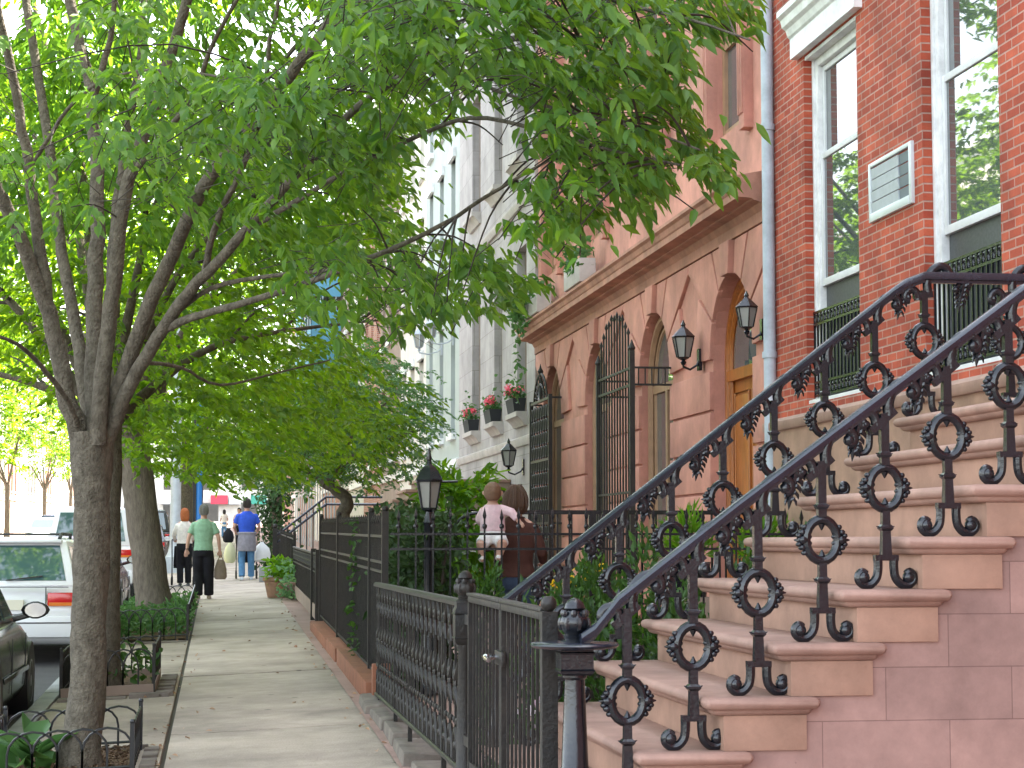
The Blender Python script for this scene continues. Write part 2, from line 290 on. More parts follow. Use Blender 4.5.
def sprays(P0, D0, nl, length, droop, L, W, hang=0.6):
    """leaves set along drooping twigs: returns pos, axis, normal, L, W"""
    k = len(P0); T = np.tile((np.arange(nl)+0.7)/nl, (k, 1)) + RNG.normal(0, .03, (k, nl)); T = np.clip(T, .05, 1.05)
    ln = length*RNG.uniform(.6, 1.25, (k, 1)); dr = droop*RNG.uniform(.5, 1.5, (k, 1))
    D0 = norm(D0); side = norm(np.cross(D0, np.tile([0, 0, 1.0], (k, 1))) + RNG.normal(0, .15, (k, 3)))
    pos = P0[:, None, :] + D0[:, None, :]*(ln*T)[:, :, None]; pos[:, :, 2] -= dr*ln*T**2
    sg = np.where(np.arange(nl) % 2 == 0, 1.0, -1.0)[None, :, None]
    ax = D0[:, None, :]*(0.55+.4*T[:, :, None]) + side[:, None, :]*sg*0.8*(1.1-.6*T[:, :, None]); ax[:, :, 2] -= hang
    ax = ax.reshape(-1, 3) + RNG.normal(0, .28, (k*nl, 3))
    nr = np.tile([0, 0, 1.0], (k*nl, 1)) + RNG.normal(0, .45, (k*nl, 3))
    n = k*nl
    return pos.reshape(-1, 3)+RNG.normal(0, .012, (n, 3)), ax, nr, L*RNG.uniform(.6, 1.2, n), W*RNG.uniform(.7, 1.2, n)
def in_poly(px, py, poly):
    c = np.zeros(len(px), bool); j = len(poly)-1
    for i in range(len(poly)):
        xi, yi = poly[i]; xj, yj = poly[j]
        cond = ((yi > py) != (yj > py)) & (px < (xj-xi)*(py-yi)/((yj-yi) if yj != yi else 1e-9)+xi); c ^= cond; j = i
    return c
def projn(p):
    v = p - np.array([0, 0, EYE]); d = v @ cF
    return 512+FPX*(v @ cR)/d, 384-FPX*(v @ cU)/d, d
def blob_points(n, c, r, seed=None, shell=0.5):
    u = norm(RNG.normal(0, 1, (n, 3))); q = RNG.uniform(shell, 1, (n, 1))**0.6
    return np.asarray(c) + u*q*np.asarray(r), u
def shrub(name, label, cat, c, r, n, m, L, W, group=None, stems=True, hang=0.0, shell=.45, up=0.6):
    t = thing(name, label, cat, (c[0], c[1], c[2]-r[2]), 0, group)
    p, u = blob_points(n, (0, 0, r[2]), r, shell=shell)
    wob = 1+0.18*np.sin(u[:, :1]*7+c[0]*3)+0.14*np.sin(u[:, 2:]*9+c[1]); p = (p-np.array([0, 0, r[2]]))*wob+np.array([0, 0, r[2]])
    p[:, 2] = np.maximum(p[:, 2], 0.02)
    ax = u*1.0 + RNG.normal(0, .5, (n, 3)); ax[:, 2] += up - hang
    nr = u + RNG.normal(0, .6, (n, 3)); nr[:, 2] += .5
    leaf_mesh('foliage', p, ax, nr, L*RNG.uniform(.6, 1.25, n), W*RNG.uniform(.7, 1.2, n), m, t)
    if stems:
        b = MB()
        for i in range(5):
            a = 2*pi*i/5+c[0]; q = Vector((cos(a)*r[0]*.45, sin(a)*r[1]*.45, r[2]*1.3)); b.tube([(0.02*cos(a), 0.02*sin(a), 0), q*0.5+Vector((0, 0, .05)), q], [.018, .012, .006], 5)
        b.build('stem', 'twig', t)
    return t
def bw(mb, name, m, t, **k):       # build in world coordinates, under the thing t
    o = mb.build(name, m, None, **k); o.parent = t
    if t.type == 'EMPTY': o.matrix_parent_inverse = (Matrix.Translation(t.location) @ Matrix.Rotation(t.rotation_euler.z, 4, 'Z')).inverted()
    return o
MB.bw = lambda s, name, m, t, **k: bw(s, name, m, t, **k)
def lerp(a, b, t): return a+(b-a)*t
# ------------------------------------------------------------------ the setting
def sheet(name, xs, ys, zf, m):
    b = MB(); n = len(xs)
    for y in ys:
        for x in xs: b.v.append((x, y, zf(x, y)))
    for j in range(len(ys)-1):
        for i in range(n-1): b.f.append((j*n+i, j*n+i+1, (j+1)*n+i+1, (j+1)*n+i))
    return tag(b.build(name, m), kind='structure')
sheet('ground', [-1200, -300, 0, 300, 1200], [-600, 0, 300, 700, 2000], lambda x, y: 0.0148*max(-100, min(y, 330)) - 0.34, 'asphalt')
sheet('road', [-10.1, -6, -1.62], [-60, 0, 60, 120, 200, 300], lambda x, y: rz(y), 'asphalt')
ycut = [-30.0, -8.0, 0.2, 5.1, 10.05, 15.0, 20.15, 25.2, 30.0, 34.2, 39.3, 44.4, 49.3, 54.4, 60, 66, 72, 78, 84, 90, 96, 102, 110, 120, 130, 140, 160, 180, 210, 250, 300]
def slabs(name, x0, x1, cuts, m, dz=0.0, gap=0.007, jit=0.006):
    b = MB()
    for i in range(len(cuts)-1):
        a, c = cuts[i]+gap, cuts[i+1]-gap; e = random.uniform(-jit, jit)*.5; tl = random.uniform(-jit, jit)*.5
        q = [(x0+gap*.7, a), (x1-gap*.7, a), (x1-gap*.7, c), (x0+gap*.7, c)]
        hi = [(x, y, gz(x, y)+dz+e+(tl if y == c else 0)) for x, y in q]; lo = [(x, y, z-0.12) for x, y, z in hi]
        b.hexa(lo, hi)
    return tag(b.build(name, m, bevel=0.006), kind='structure')
slabs('sidewalk', -0.35, 1.24, ycut, 'concrete', 0, .026)
cut2 = [-30, -5, 0.2, 3, 6, 9, 12.3, 14.5, 16.2, 18.1, 20.9, 23.4, 25.7, 28.5, 31, 34.6, 37, 40, 43, 47, 52, 57, 63, 70, 78, 87, 98, 110, 130, 150, 180, 220, 300]
slabs('sidewalk_verge', -1.44, -0.36, cut2, 'concrete2', -0.004, 0.009, 0.014)
slabs('kerb', -1.62, -1.45, [-30, -6, 0.5, 4, 7.6, 11, 13.4, 16.5, 19.2, 22, 25, 28, 31.5, 35, 39, 43, 48, 54, 60, 68, 76, 86, 98, 120, 150, 200, 300], 'curb', 0.0, 0.006, 0.01)
sheet('sidewalk_bed', [-1.6, 1.15], [-30, 0, 100, 300], lambda x, y: gz(x, y)-0.03, 'joint')
sheet('front_yard', [1.13, 5.6], [-30, 0, 100, 300], lambda x, y: yz(y)+(0.0 if x > 2 else -.01), 'yard')
sheet('far_sidewalk', [-15.2, -10.3], [-60, 0, 100, 300], lambda x, y: rz(y)+0.14, 'concrete')
tag(MB().hexa([(-10.3, -60, rz(-60)-.2), (-10.12, -60, rz(-60)-.2), (-10.12, 300, rz(300)-.2), (-10.3, 300, rz(300)-.2)], [(-10.3, -60, rz(-60)+.15), (-10.12, -60, rz(-60)+.15), (-10.12, 300, rz(300)+.15), (-10.3, 300, rz(300)+.15)]).build('far_kerb', 'curb'), kind='structure')
# rough bluestone blocks edging the foot of the cast iron fence
b = MB(); yy = 9.6
while yy < 15.9:
    L = random.uniform(.9, 1.7); x0 = 1.13+random.uniform(0, .05); z = gz(1.2, yy)+random.uniform(.04, .09)
    lo = [(x0, yy, z-.2), (1.46, yy, z-.2), (1.46, yy+L-.03, z-.2), (x0+random.uniform(-.02, .03), yy+L-.03, z-.2)]
    hi = [(p[0]+(.02 if i in (0, 3) else 0), p[1]+(.012 if i < 2 else -.012), z+random.uniform(-.025, .025)) for i, p in enumerate(lo)]
    b.hexa(lo, hi); yy += L
tag(b.build('stone_edging', 'stone', bevel=0.018), kind='structure')

# ------------------------------------------------------------------ stoop
NX, NZ, DX, DZ, YA, YB = 1.55, 0.873, 0.255, 0.195, 7.0, 9.3
def nose(k): return NX+DX*k, NZ+DZ*k
stoop = thing('stoop', 'broad pink brownstone stoop of rounded steps climbing to the red brick house', 'steps', (2.6, 8.15, 0.18))
for k in range(-3, 8):
    x, z = nose(k); xe = x+.37 if k < 7 else 5.24
    th = .072
    t = MB(); xr = xe+.012; rg = []
    for ins, dz in ((.028, 0), (.016, .0015), (.007, .006), (.001, .015), (0, .024), (.004, .035), (.013, .043), (.026, .046), (.028, .052), (.033, .060), (.043, .066), (.085, .067)):
        x0, x1, y0, y1 = x-.05+ins, (xr-ins if k < 7 else xe), YA-.004+ins, YB+.004-ins; c = .012
        rg.append([(x0+c, y0, z-dz), (x1-c, y0, z-dz), (x1, y0+c, z-dz), (x1, y1-c, z-dz), (x1-c, y1, z-dz), (x0+c, y1, z-dz), (x0, y1-c, z-dz), (x0, y0+c, z-dz)])
    st = t.rings(rg).bw('step', 'stone_tread', stoop, ang=40)
    zb = z-DZ-(.02 if k == -3 else 0)
    MB().box(x+.024, xe-.032, YA+.04, YB-.04, zb, z-.0665).bw('riser', 'stone_riser', st, bevel=.004)
pl = [(nose(-3)[0]+.05, 0.0), (5.24, 0.0), (5.24, nose(7)[1]-.08)]
for k in range(7, -4, -1):
    x, z = nose(k); pl += [(x+.05, z-.085), (x+.05, z-.085-DZ)] if k > -3 else [(x+.05, z-.085)]
MB().prism(pl, lambda u, v, w: (u, w, v), YA+.052, YB-.052).bw('side_wall', 'stoop_wall', stoop, smooth=False)

# ------------------------------------------------------------------ cast iron stoop railings
def spiral(c, r0, a0, a1, n=10, k=.55):
    return [(c[0]+r0*(1-k*i/n)*cos(lerp(a0, a1, i/n)), c[1]+r0*(1-k*i/n)*sin(lerp(a0, a1, i/n))) for i in range(n+1)]
def tb(mb, pts, x, y, z, r, n=8, flat=None, taper=None):
    m = len(pts); rr = [r*(1-(taper or 0)*i/(m-1)) for i in range(m)]
    # refine the path with Catmull-Rom so bends are round
    P = [Vector((p[0], 0, p[1])) for p in pts]; out = []; R2 = []
    for i in range(m-1):
        p0, p1, p2, p3 = P[max(0, i-1)], P[i], P[i+1], P[min(m-1, i+2)]
        for s in range(3):
            t = s/3; out.append(.5*((2*p1)+(p2-p0)*t+(2*p0-5*p1+4*p2-p3)*t*t+(3*p1-p0-3*p2+p3)*t**3)); R2.append(lerp(rr[i], rr[i+1], t))
    out.append(P[-1]); R2.append(rr[-1])
    return mb.tube([(x+p.x, y, z+p.z) for p in out], R2, n, flat=flat)
def baluster(par, x, y, z, H, slope, foot=True):
    c = H-.088; wz = .377 if H > .7 else .377
    s = MB()
    s.rings([[(x+i*w, y+j*w, z+v) for i, j in ((-1,-1),(1,-1),(1,1),(-1,1))] for w, v in ((.019, .112), (.016, .2), (.0145, wz-.085))])
    a = MB(); a.rings([[(x+i*w, y+j*w, z+v) for i, j in ((-1,-1),(1,-1),(1,1),(-1,1))] for w, v in ((.016, wz+.085), (.0155, c+.02))])
    for q_, v, w in ((s, .228, .024), (a, wz+.125, .022)):
        q_.rings([[(x+i*q, y+j*q, z+v+h) for i, j in ((-1,-1),(1,-1),(1,1),(-1,1))] for q, h in ((w*.7, -.012), (w, -.004), (w, .004), (w*.7, .012))])
        for sx in (-1, 1): q_.tube([(x+sx*w, y, z+v), (x+sx*(w+.012), y, z+v+.006)], [.006, .001], 5)
    bal = s.bw('baluster', 'iron', par, ang=30)
    if foot:
        f = MB(); f.box(x-.045, x+.045, y-.018, y+.018, z+.105, z+.127)
        for sx in (-1, 1):
            tb(f, [(sx*.031, .112), (sx*.031, .075), (sx*.037, .042), (sx*.058, .018), (sx*.085, .014), (sx*.106, .03), (sx*.107, .052), (sx*.092, .064), (sx*.078, .055)], x, y, z, .0185, 8, taper=.2)
            f.ball((x+sx*.088, y, z+.042), (.025, .024, .025), 10, 6); f.tube([(x+sx*.075, y, z+.012), (x+sx*.075, y, z-.004)], [.008, .004], 6)
        f.bw('foot', 'iron', bal, ang=40)
    w = MB(); N = 20
    w.tube([(x+.061*cos(2*pi*i/N), y, z+wz+.077*sin(2*pi*i/N)) for i in range(N)], .0185, 8, closed=True)
    for sx in (-1, 1):
        for dv, du, r in ((.0, .074, .022), (.028, .076, .016), (-.028, .076, .016), (.048, .066, .014), (-.048, .066, .014), (.016, .088, .013), (-.016, .088, .013), (.012, .050, .013), (-.012, .050, .013)):
            w.ball((x+sx*du, y, z+wz+dv), (r, r*1.15, r*.8), 7, 5)
        w.tube([(x+sx*.088, y, z+wz), (x+sx*.108, y, z+wz)], [.010, .002], 6)
        w.tube([(x, y, z+wz+sx*.06), (x, y, z+wz+sx*.036)], [.015, .002], 6)
    w.bw('wreath', 'iron', bal, ang=45)
    cz = z+c
    a.bar((x-.052, y, cz-.052*slope-.006), (x+.042, y, cz+.042*slope+.002), .034, .03)
    tb(a, [(.022, .012), (.018, .055), (.030, .097), (.060, .132), (.098, .142), (.127, .122), (.128, .092), (.108, .084)], x, y, cz, .021, 8, (1, 1.15), .2)
    a.ball((x+.110, y, cz+.100), (.023, .023, .023), 8, 6)
    tb(a, [(-.028, -.028), (-.034, .004), (-.054, .024), (-.08, .018), (-.096, -.006), (-.09, -.028), (-.074, -.03)], x, y, cz, .019, 8, (1, 1.15), .2)
    a.ball((x-.081, y, cz-.014), (.018, .019, .018), 8, 6)
    a.bw('scroll', 'iron', bal, ang=45)
    return bal
def pendant(par, x, y, zr):
    p = MB()
    p.tube([(x+.005, y, zr-.02), (x-.004, y, zr-.08), (x-.018, y, zr-.14)], [.014, .012, .006], 7)
    for i in range(5):
        t = i/4; k = 1-.45*t
        for sg in (-1, 1): p.tube([(x-.016*t, y, zr-.042-.095*t), (x-.016*t+sg*.018*k, y-.006*sg, zr-.037-.095*t), (x-.016*t+sg*.036*k, y, zr-.049-.095*t), (x-.016*t+sg*.040*k, y, zr-.064-.095*t)], [.008, .014*k, .011*k, .002], 6, flat=(1, .8))
    p.tube([(x-.020, y, zr-.14), (x-.024, y, zr-.175)], [.011, .001], 6)
    p.ball((x+.03, y, zr-.035), (.022, .02, .016), 7, 5); p.ball((x-.035, y, zr-.06), (.02, .02, .016), 7, 5)
    return p.bw('pendant', 'iron', par, ang=45)
def handrail(par, pts, y):
    h = MB()
    prof = [(-.031, -.018), (.031, -.018), (.034, .004), (.023, .019), (-.023, .019), (-.034, .004)]
    h.rings([[(px+0*q, y+q, pz+v) for q, v in prof] for px, pz in pts]); h.rings([[(px, y+q, pz+v) for q, v in ((-.016, -.034), (.016, -.034), (.016, -.017), (-.016, -.017))] for px, pz in pts])
    return h.bw('handrail', 'sky_tint_iron', par, ang=50)
def newel(par, x, y, z0, zp, finial=True, name='newel_post', slim=1.0, m='iron'):
    h = zp-z0; k = slim
    a = MB()
    a.rings([[(x+i*w*k, y+j*w*k, z0+v) for i, j in ((-1,-1),(1,-1),(1,1),(-1,1))] for w, v in ((.075, 0), (.075, h*.13), (.062, h*.15))])
    a.lathe((x, y, z0), [(.062*k, h*.15), (.066*k, h*.17), (.055*k, h*.19), (.060*k, h*.215), (.050*k, h*.24), (.037*k, h*.78), (.046*k, h*.795), (.046*k, h*.81)], 14)
    a.rings([[(x+i*w*k, y+j*w*k, z0+v) for i, j in ((-1,-1),(1,-1),(1,1),(-1,1))] for w, v in ((.052, h*.81), (.060, h*.825), (.060, h*.965), (.052, h*.98), (.052, h))])
    for v in (.84, .95):
        a.rings([[(x+i*w*k, y+j*w*k, z0+h*v+d) for i, j in ((-1,-1),(1,-1),(1,1),(-1,1))] for w, d in ((.0605, -.006), (.065, 0), (.0605, .006))])
    p = a.bw(name, m, par, ang=35)
    if finial:
        f = MB(); f.lathe((x, y, zp), [(.05*k, 0), (.052*k, .012*k), (.038*k, .02*k), (.042*k, .03*k), (.034*k, .036*k), (.050*k, .055*k), (.058*k, .078*k), (.052*k, .098*k), (.034*k, .112*k), (.030*k, .122*k), (.040*k, .132*k), (.034*k, .15*k), (.016*k, .166*k), (.003*k, .17*k)], 16)
        for i in range(7):
            q = 2*pi*i/7; f.ball((x+.043*k*cos(q), y+.043*k*sin(q), zp+.112*k), (.012*k, .012*k, .017*k), 6, 5); f.ball((x+.05*k*cos(q+.4), y+.05*k*sin(q+.4), zp+.075*k), (.013*k, .013*k, .028*k), 6, 5)
        f.bw('finial', m, p, ang=50)
    return p
# near railing (Y = 7.1): the rail closes slightly on the treads as it climbs, as in the photograph
def near_rail(x): return 1.633+.732*(x-1.723)
nr_ = thing('stoop_railing', 'black cast iron railing with wreath balusters, the one nearer the camera on the stoop', 'railing', (2.4, 7.1, 0.67), 0, 'railings of the brownstone stoop')
handrail(nr_, [(1.31, 1.28), (1.36, 1.312), (1.45, 1.42), (1.9, near_rail(1.9)), (2.6, near_rail(2.6)), (3.28, near_rail(3.28)), (3.38, near_rail(3.34)+.02), (5.2, near_rail(3.34)+.025)], 7.1)
nb = [1.484+.2475*k for k in range(0, 9)]
for i, x in enumerate(nb):
    zt = NZ+DZ*(i-1) if i < 9 else 0
    zt = min(zt, NZ+DZ*7)
    baluster(nr_, x, 7.1, zt, near_rail(x)-zt, .76)
    xm = x+.145; pendant(nr_, xm, 7.1, min(near_rail(xm), 2.84))
for x in (3.75, 4.1, 4.45, 4.8): baluster(nr_, x, 7.1, NZ+DZ*7, .62, 0)
nw = newel(nr_, 1.30, 7.16, 0.674, 1.258)
v = MB(); v.lathe((1.30, 7.16, 1.258), [(.10, -.018), (.155, -.012), (.165, -.002), (.158, .006), (.06, .008)], 28); v.bw('scroll_plate', 'sky_tint_iron', nw, ang=50)
# far railing (Y = 9.2)
def far_rail(x): return 1.358+.778*(x-1.338)
fr_ = thing('stoop_railing', 'black cast iron railing with wreath balusters on the far side of the stoop', 'railing', (2.4, 9.2, 0.67), 0, 'railings of the brownstone stoop')
XT = 3.36; ZT = far_rail(XT)
handrail(fr_, [(1.27, far_rail(1.27)), (1.8, far_rail(1.8)), (XT-.10, far_rail(XT-.10)), (XT-.03, ZT-.03), (XT+.06, ZT+.004), (5.2, ZT+.006)], 9.2)
for k in range(-1, 7):
    zt = NZ+DZ*k; x = 1.63+.2555*k
    baluster(fr_, x, 9.2, zt, far_rail(x)-zt, .778); xm = x+.145; pendant(fr_, xm, 9.2, far_rail(xm))
for x in (3.42, 3.86, 4.30, 4.74):
    baluster(fr_, x, 9.2, NZ+DZ*7, ZT-(NZ+DZ*7), 0)
    pendant(fr_, x+.2, 9.2, ZT)
newel(fr_, 1.30, 9.2, 0.674, 1.30, False, slim=.55)

# ------------------------------------------------------------------ gate across the foot of the stoop, its post and the cast iron fence
gt = thing('stoop_gate', 'black double gate of plain upright bars with a latch, across the stoop foot', 'gate', (1.24, 8.55, .47))
gy0, gy1, gzt, gzb = 7.42, 9.68, 1.365, .53
def gx(y): return 1.24
ym = (gy0+gy1)/2
for ya, yb in ((gy0, ym-.006), (ym+.006, gy1)):
    b = MB(); b.box(1.222, 1.258, ya, yb, gzt-.03, gzt); b.box(1.215, 1.265, ya, yb, gzt+.002, gzt+.016); leaf = b.bw('gate_leaf', 'old_iron', gt, bevel=.003); MB().box(1.225, 1.255, ya, yb, gzb, gzb+.03).bw('bottom_rail', 'old_iron', leaf)
    for yq in (ya+.016, yb-.016): MB().box(1.222, 1.258, yq-.016, yq+.016, gzb-.04, gzt-.031).bw('stile', 'old_iron', leaf)
    for i in range(1, 10):
        yq = lerp(ya, yb, i/10); MB().box(1.234, 1.246, yq-.006, yq+.006, gzb+.031, gzt-.031).bw('bar', 'old_iron', leaf)
MB().box(1.205, 1.222, ym-.16, ym+.05, 1.10, 1.16).bw('lock_plate', 'old_iron', gt, bevel=.003)
b = MB(); b.tube([(1.205, ym+.02, 1.13), (1.16, ym+.02, 1.13)], .012, 8); b.ball((1.165, ym+.02, 1.13), .017, 10, 6); b.tube([(1.16, ym+.02, 1.13), (1.155, ym-.12, 1.125)], .011, 8)
b.bw('latch', 'chrome', gt)
p = MB(); p.box(1.21, 1.27, 7.345, 7.405, .46, 1.37); p.ball((1.24, 7.375, 1.40), .032, 10, 6); p.bw('gate_post', 'old_iron', gt)
nwt = thing('newel_post', 'slender black cast iron post with acorn finial between the gate and the ornate fence', 'post', (1.24, 9.92, gz(1.2, 9.9)))
newel(nwt, 1.24, 9.92, gz(1.2, 9.9)+.03, 1.325, True, 'post_shaft', .95, 'old_iron')
for z in (.62, 1.22): MB().box(1.225, 1.255, 9.70, 9.88, z, z+.05).bw('hinge', 'old_iron', nwt)

cf = thing('ornate_iron_fence', 'low ornate iron fence with leaf ornaments, between gate post and tall picket fence', 'fence', (1.27, 13, gz(1.27, 13)))
fx = lambda y: lerp(1.24, 1.30, (y-9.95)/6.3)
fzt = lambda y: lerp(1.318, 1.275, (y-9.95)/6.3)
fzb = lambda y: lerp(.475, .385, (y-9.95)/6.3)
ys = [9.98, 10.15, 10.5]+[10.9+.6*i for i in range(9)]+[16.25]
for nm, zf, w, h in (('top_rail', fzt, .03, .022), ('bottom_rail', fzb, .02, .016)):
    b = MB(); b.rings([[(fx(y)+i*w, y, zf(y)+j*h) for i, j in ((-1,-.6),(1,-.6),(1,.3),(.6,.9),(-.6,.9),(-1,.3))] for y in ys]); b.bw(nm, 'old_iron', cf)
i = 0; y = 10.07
while y < 16.2:
    x, a, c = fx(y), fzb(y), fzt(y); h = c-a; b = MB()
    b.box(x-.007, x+.007, y-.007, y+.007, a, c-.012)
    for fr, r, rz_ in ((.90, .030, .020), (.80, .020, .028), (.56, .022, .026), (.50, .036, .034), (.43, .024, .028), (.20, .022, .024), (.12, .032, .022)): b.ball((x, y, a+h*fr), (.016, r, rz_), 7, 5)
    for sg in (-1, 1):
        b.tube([(x, y+sg*.012, a+h*.84), (x, y+sg*.05, a+h*.90), (x, y+sg*.085, a+h*.95), (x, y+sg*.095, a+h*.985)], [.012, .011, .010, .010], 6)
        b.tube([(x, y+sg*.012, a+h*.86), (x, y+sg*.045, a+h*.80), (x, y+sg*.062, a+h*.75), (x, y+sg*.045, a+h*.72)], [.012, .011, .009, .006], 6)
        b.tube([(x, y+sg*.012, a+h*.52), (x, y+sg*.055, a+h*.57), (x, y+sg*.075, a+h*.63)], [.018, .014, .003], 6)
        b.tube([(x, y+sg*.012, a+h*.47), (x, y+sg*.055, a+h*.42), (x, y+sg*.075, a+h*.36)], [.018, .014, .003], 6)
        b.tube([(x, y+sg*.012, a+h*.22), (x, y+sg*.06, a+h*.17), (x, y+sg*.085, a+h*.08), (x, y+sg*.095, a+h*.02)], [.013, .012, .010, .010], 6)
        b.ball((x, y+sg*.055, a+h*.27), (.012, .024, .02), 6, 5)
    b.bw('ornate_picket', 'old_iron', cf, ang=45); i += 1; y += .275
for y in (10.95, 13.1, 14.3, 15.9): MB().box(fx(y)-.014, fx(y)+.014, y-.014, y+.014, gz(1.2, y)-.05, fzt(y)-.02).bw('post', 'old_iron', cf)

def spear(b, x, y, z0, z1, w=.0065, tip=.07):
    b.box(x-w, x+w, y-w, y+w, z0, z1-tip); b.rings([[(x+i*q, y+j*q, z) for i, j in ((-1,-1),(1,-1),(1,1),(-1,1))] for q, z in ((w, z1-tip), (w*2.0, z1-tip*.7), (w*.15, z1))])
TX = 1.38
def ftop(y): return lerp(1.87, 1.935, (y-16.45)/10.3)
def tall_fence(t, y0, y1, posts, step, zt, zb, rails, m='old_iron', x=TX, ring=False):
    n = int((y1-y0)/step)
    for dz in rails:
        b = MB(); q = [y0, y1]; b.rings([[(x+i*.012, y, (zt(y)-dz if dz < 5 else zb(y)+.06)+j*.012) for i, j in ((-1,-1),(1,-1),(1,1),(-1,1))] for y in q]); b.bw('rail', m, t)
    for i in range(1, n):
        y = lerp(y0, y1, i/n); b = MB(); spear(b, x, y, zb(y)+.03, zt(y)-.02*(i % 2)); b.bw('picket', m, t, smooth=False)
    for y in posts:
        b = MB(); b.box(x-.028, x+.028, y-.028, y+.028, zb(y)-.1, zt(y)+.01); b.ball((x, y, zt(y)+.03), .03, 8, 6); b.bw('post', m, t)
tf = thing('tall_iron_fence', 'tall black picket fence on red sandstone bases beside the sidewalk, in front of the hedge', 'fence', (TX, 21, gz(TX, 21)))
tall_fence(tf, 16.45, 26.7, [16.45, 17.95, 22.8, 26.7], .125, ftop, lambda y: gz(1.38, y)+.12, (.20, .42, .50, 9))
for y0, y1, h in ((16.5, 20.6, .17), (20.9, 22.7, .15), (22.75, 26.6, .12)):
    MB().hexa([(1.23, y0, gz(1.2, y0)-.1), (1.47, y0, gz(1.2, y0)-.1), (1.47, y1, gz(1.2, y1)-.1), (1.23, y1, gz(1.2, y1)-.1)], [(1.23, y0, gz(1.2, y0)+h), (1.47, y0, gz(1.2, y0)+h), (1.47, y1, gz(1.2, y1)+h), (1.23, y1, gz(1.2, y1)+h)]).bw('base_block', 'red_sand', tf, bevel=.008)
MB().box(1.27, 1.42, 16.28, 16.42, gz(1.2, 16)-.1, .62).bw('base_block', 'red_sand', tf, bevel=.008)

# transverse spear fence between the two front yards (Y = 16.4) and the flat-topped one behind it (Y = 18.6)
sf = thing('spear_fence', 'thin black spear fence crossing between the front yards, before the hedge and the woman', 'fence', (3.2, 16.42, yz(16.4)))
for z in (1.69, 1.565, .62): MB().box(1.42, 5.2, 16.41, 16.43, z-.010, z+.010).bw('rail', 'iron', sf)
for i in range(26):
    x = 1.42+.145*i+.07; b = MB(); spear(b, x, 16.42, .36, 1.90+.015*(i % 2), .0075, .10); b.ball((x, 16.42, 1.755), (.022, .010, .025), 6, 5); b.bw('picket', 'iron', sf)
bf = thing('flat_topped_railing', 'black railing with a flat horizontal top bar in front of the salmon brownstone', 'railing', (3.9, 18.6, yz(18.6)))
MB().box(2.62, 5.22, 18.575, 18.625, 1.885, 1.925).bw('top_rail', 'iron', bf)
MB().box(2.62, 5.22, 18.59, 18.61, .72, .745).bw('bottom_rail', 'iron', bf)
for i in range(19):
    x = 2.66+.138*i; b = MB(); b.box(x-.009, x+.009, 18.591, 18.609, .4, 1.885); b.bw('picket', 'iron', bf)
for x in (2.64, 3.55, 4.6): MB().box(x-.035, x+.035, 18.565, 18.635, .3, 1.90).bw('post', 'iron', bf)
b = MB(); b.tube([(2.45+.28*cos(a), 18.6, 1.62+.28*sin(a)) for a in [pi*i/10 for i in range(11)]], .016, 6); b.tube([(2.17, 18.6, 1.62), (2.17, 18.6, .4)], .016, 6); b.bw('curved_end', 'iron', bf)

# low panelled fence, its end post, and the next stoop's railing further along
lf = thing('low_panel_fence', 'low black fence with pierced cast panels beyond the tall picket fence', 'fence', (TX, 32, gz(TX, 32)))
lt = lambda y: 1.49+.0148*(y-32)*.5
for y0, y1 in ((27.6, 28.8), (28.95, 36.7)):
    zb0, zb1 = gz(1.38, y0)+.06, gz(1.38, y1)+.06
    for dz, h in ((0, .03), (.26, .02)): MB().hexa([(1.365, y0, lt(y0)-dz-h), (1.395, y0, lt(y0)-dz-h), (1.395, y1, lt(y1)-dz-h), (1.365, y1, lt(y1)-dz-h)], [(1.365, y0, lt(y0)-dz), (1.395, y0, lt(y0)-dz), (1.395, y1, lt(y1)-dz), (1.365, y1, lt(y1)-dz)]).bw('rail', 'old_iron', lf)
    b = MB(); n = int((y1-y0)/.11)
    for i in range(n+1):
        y = lerp(y0, y1, i/n); b.box(1.372, 1.388, y-.010, y+.010, gz(1.38, y)+.06, lt(y)-.03)
        if i < n:
            for dz in (.10, .18): b.tube([(1.38, y+.055+.04*cos(2*pi*k/8), lt(y)-dz+.04*sin(2*pi*k/8)) for k in range(8)], .009, 4, closed=True)
    b.bw('pierced_panel', 'old_iron', lf)
    MB().hexa([(1.362, y0, zb0), (1.398, y0, zb0), (1.398, y1, zb1), (1.362, y1, zb1)], [(1.362, y0, zb0+.2), (1.398, y0, zb0+.2), (1.398, y1, zb1+.2), (1.362, y1, zb1+.2)]).bw('kick_panel', 'taupe', lf)
for y in (27.5, 28.88, 36.8): MB().box(1.34, 1.42, y-.04, y+.04, gz(1.38, y), lt(y)+.05).bw('post', 'old_iron', lf)
ns = thing('entrance_railing', 'black pair of sloping iron stair rails beyond the potted plant', 'railing', (2.2, 47, gz(1.4, 47)))
for y in (45.5, 47.2):
    a, c = at(275, 537, y), at(326, 497, y)
    for d in (0, -.17): MB().tube([a+Vector((0, 0, d)), c+Vector((0, 0, d)), c+Vector((1.3, 0, d))], .028, 6).bw('rail', 'sky_tint_iron', ns)
    for i in range(9):
        q = a.lerp(c, i/8); MB().tube([q, (q.x, q.y, yz(y)+max(0, q.z-1.9))], .014, 4).bw('baluster', 'old_iron', ns)
    b = MB(); b.box(a.x-.05, a.x+.05, y-.05, y+.05, yz(y)-.05, a.z+.2); b.ball((a.x, y, a.z+.25), .06, 8, 6); b.bw('newel', 'old_iron', ns)
tg = thing('distant_picket_fence', 'distant run of black pickets ending at the terracotta pot', 'fence', (1.4, 41, gz(1.4, 41)))
tall_fence(tg, 37.2, 49, [37.2, 41, 45, 49], .3, lambda y: gz(1.38, y)+1.15, lambda y: gz(1.38, y)+.05, (.1, 9), x=1.42)
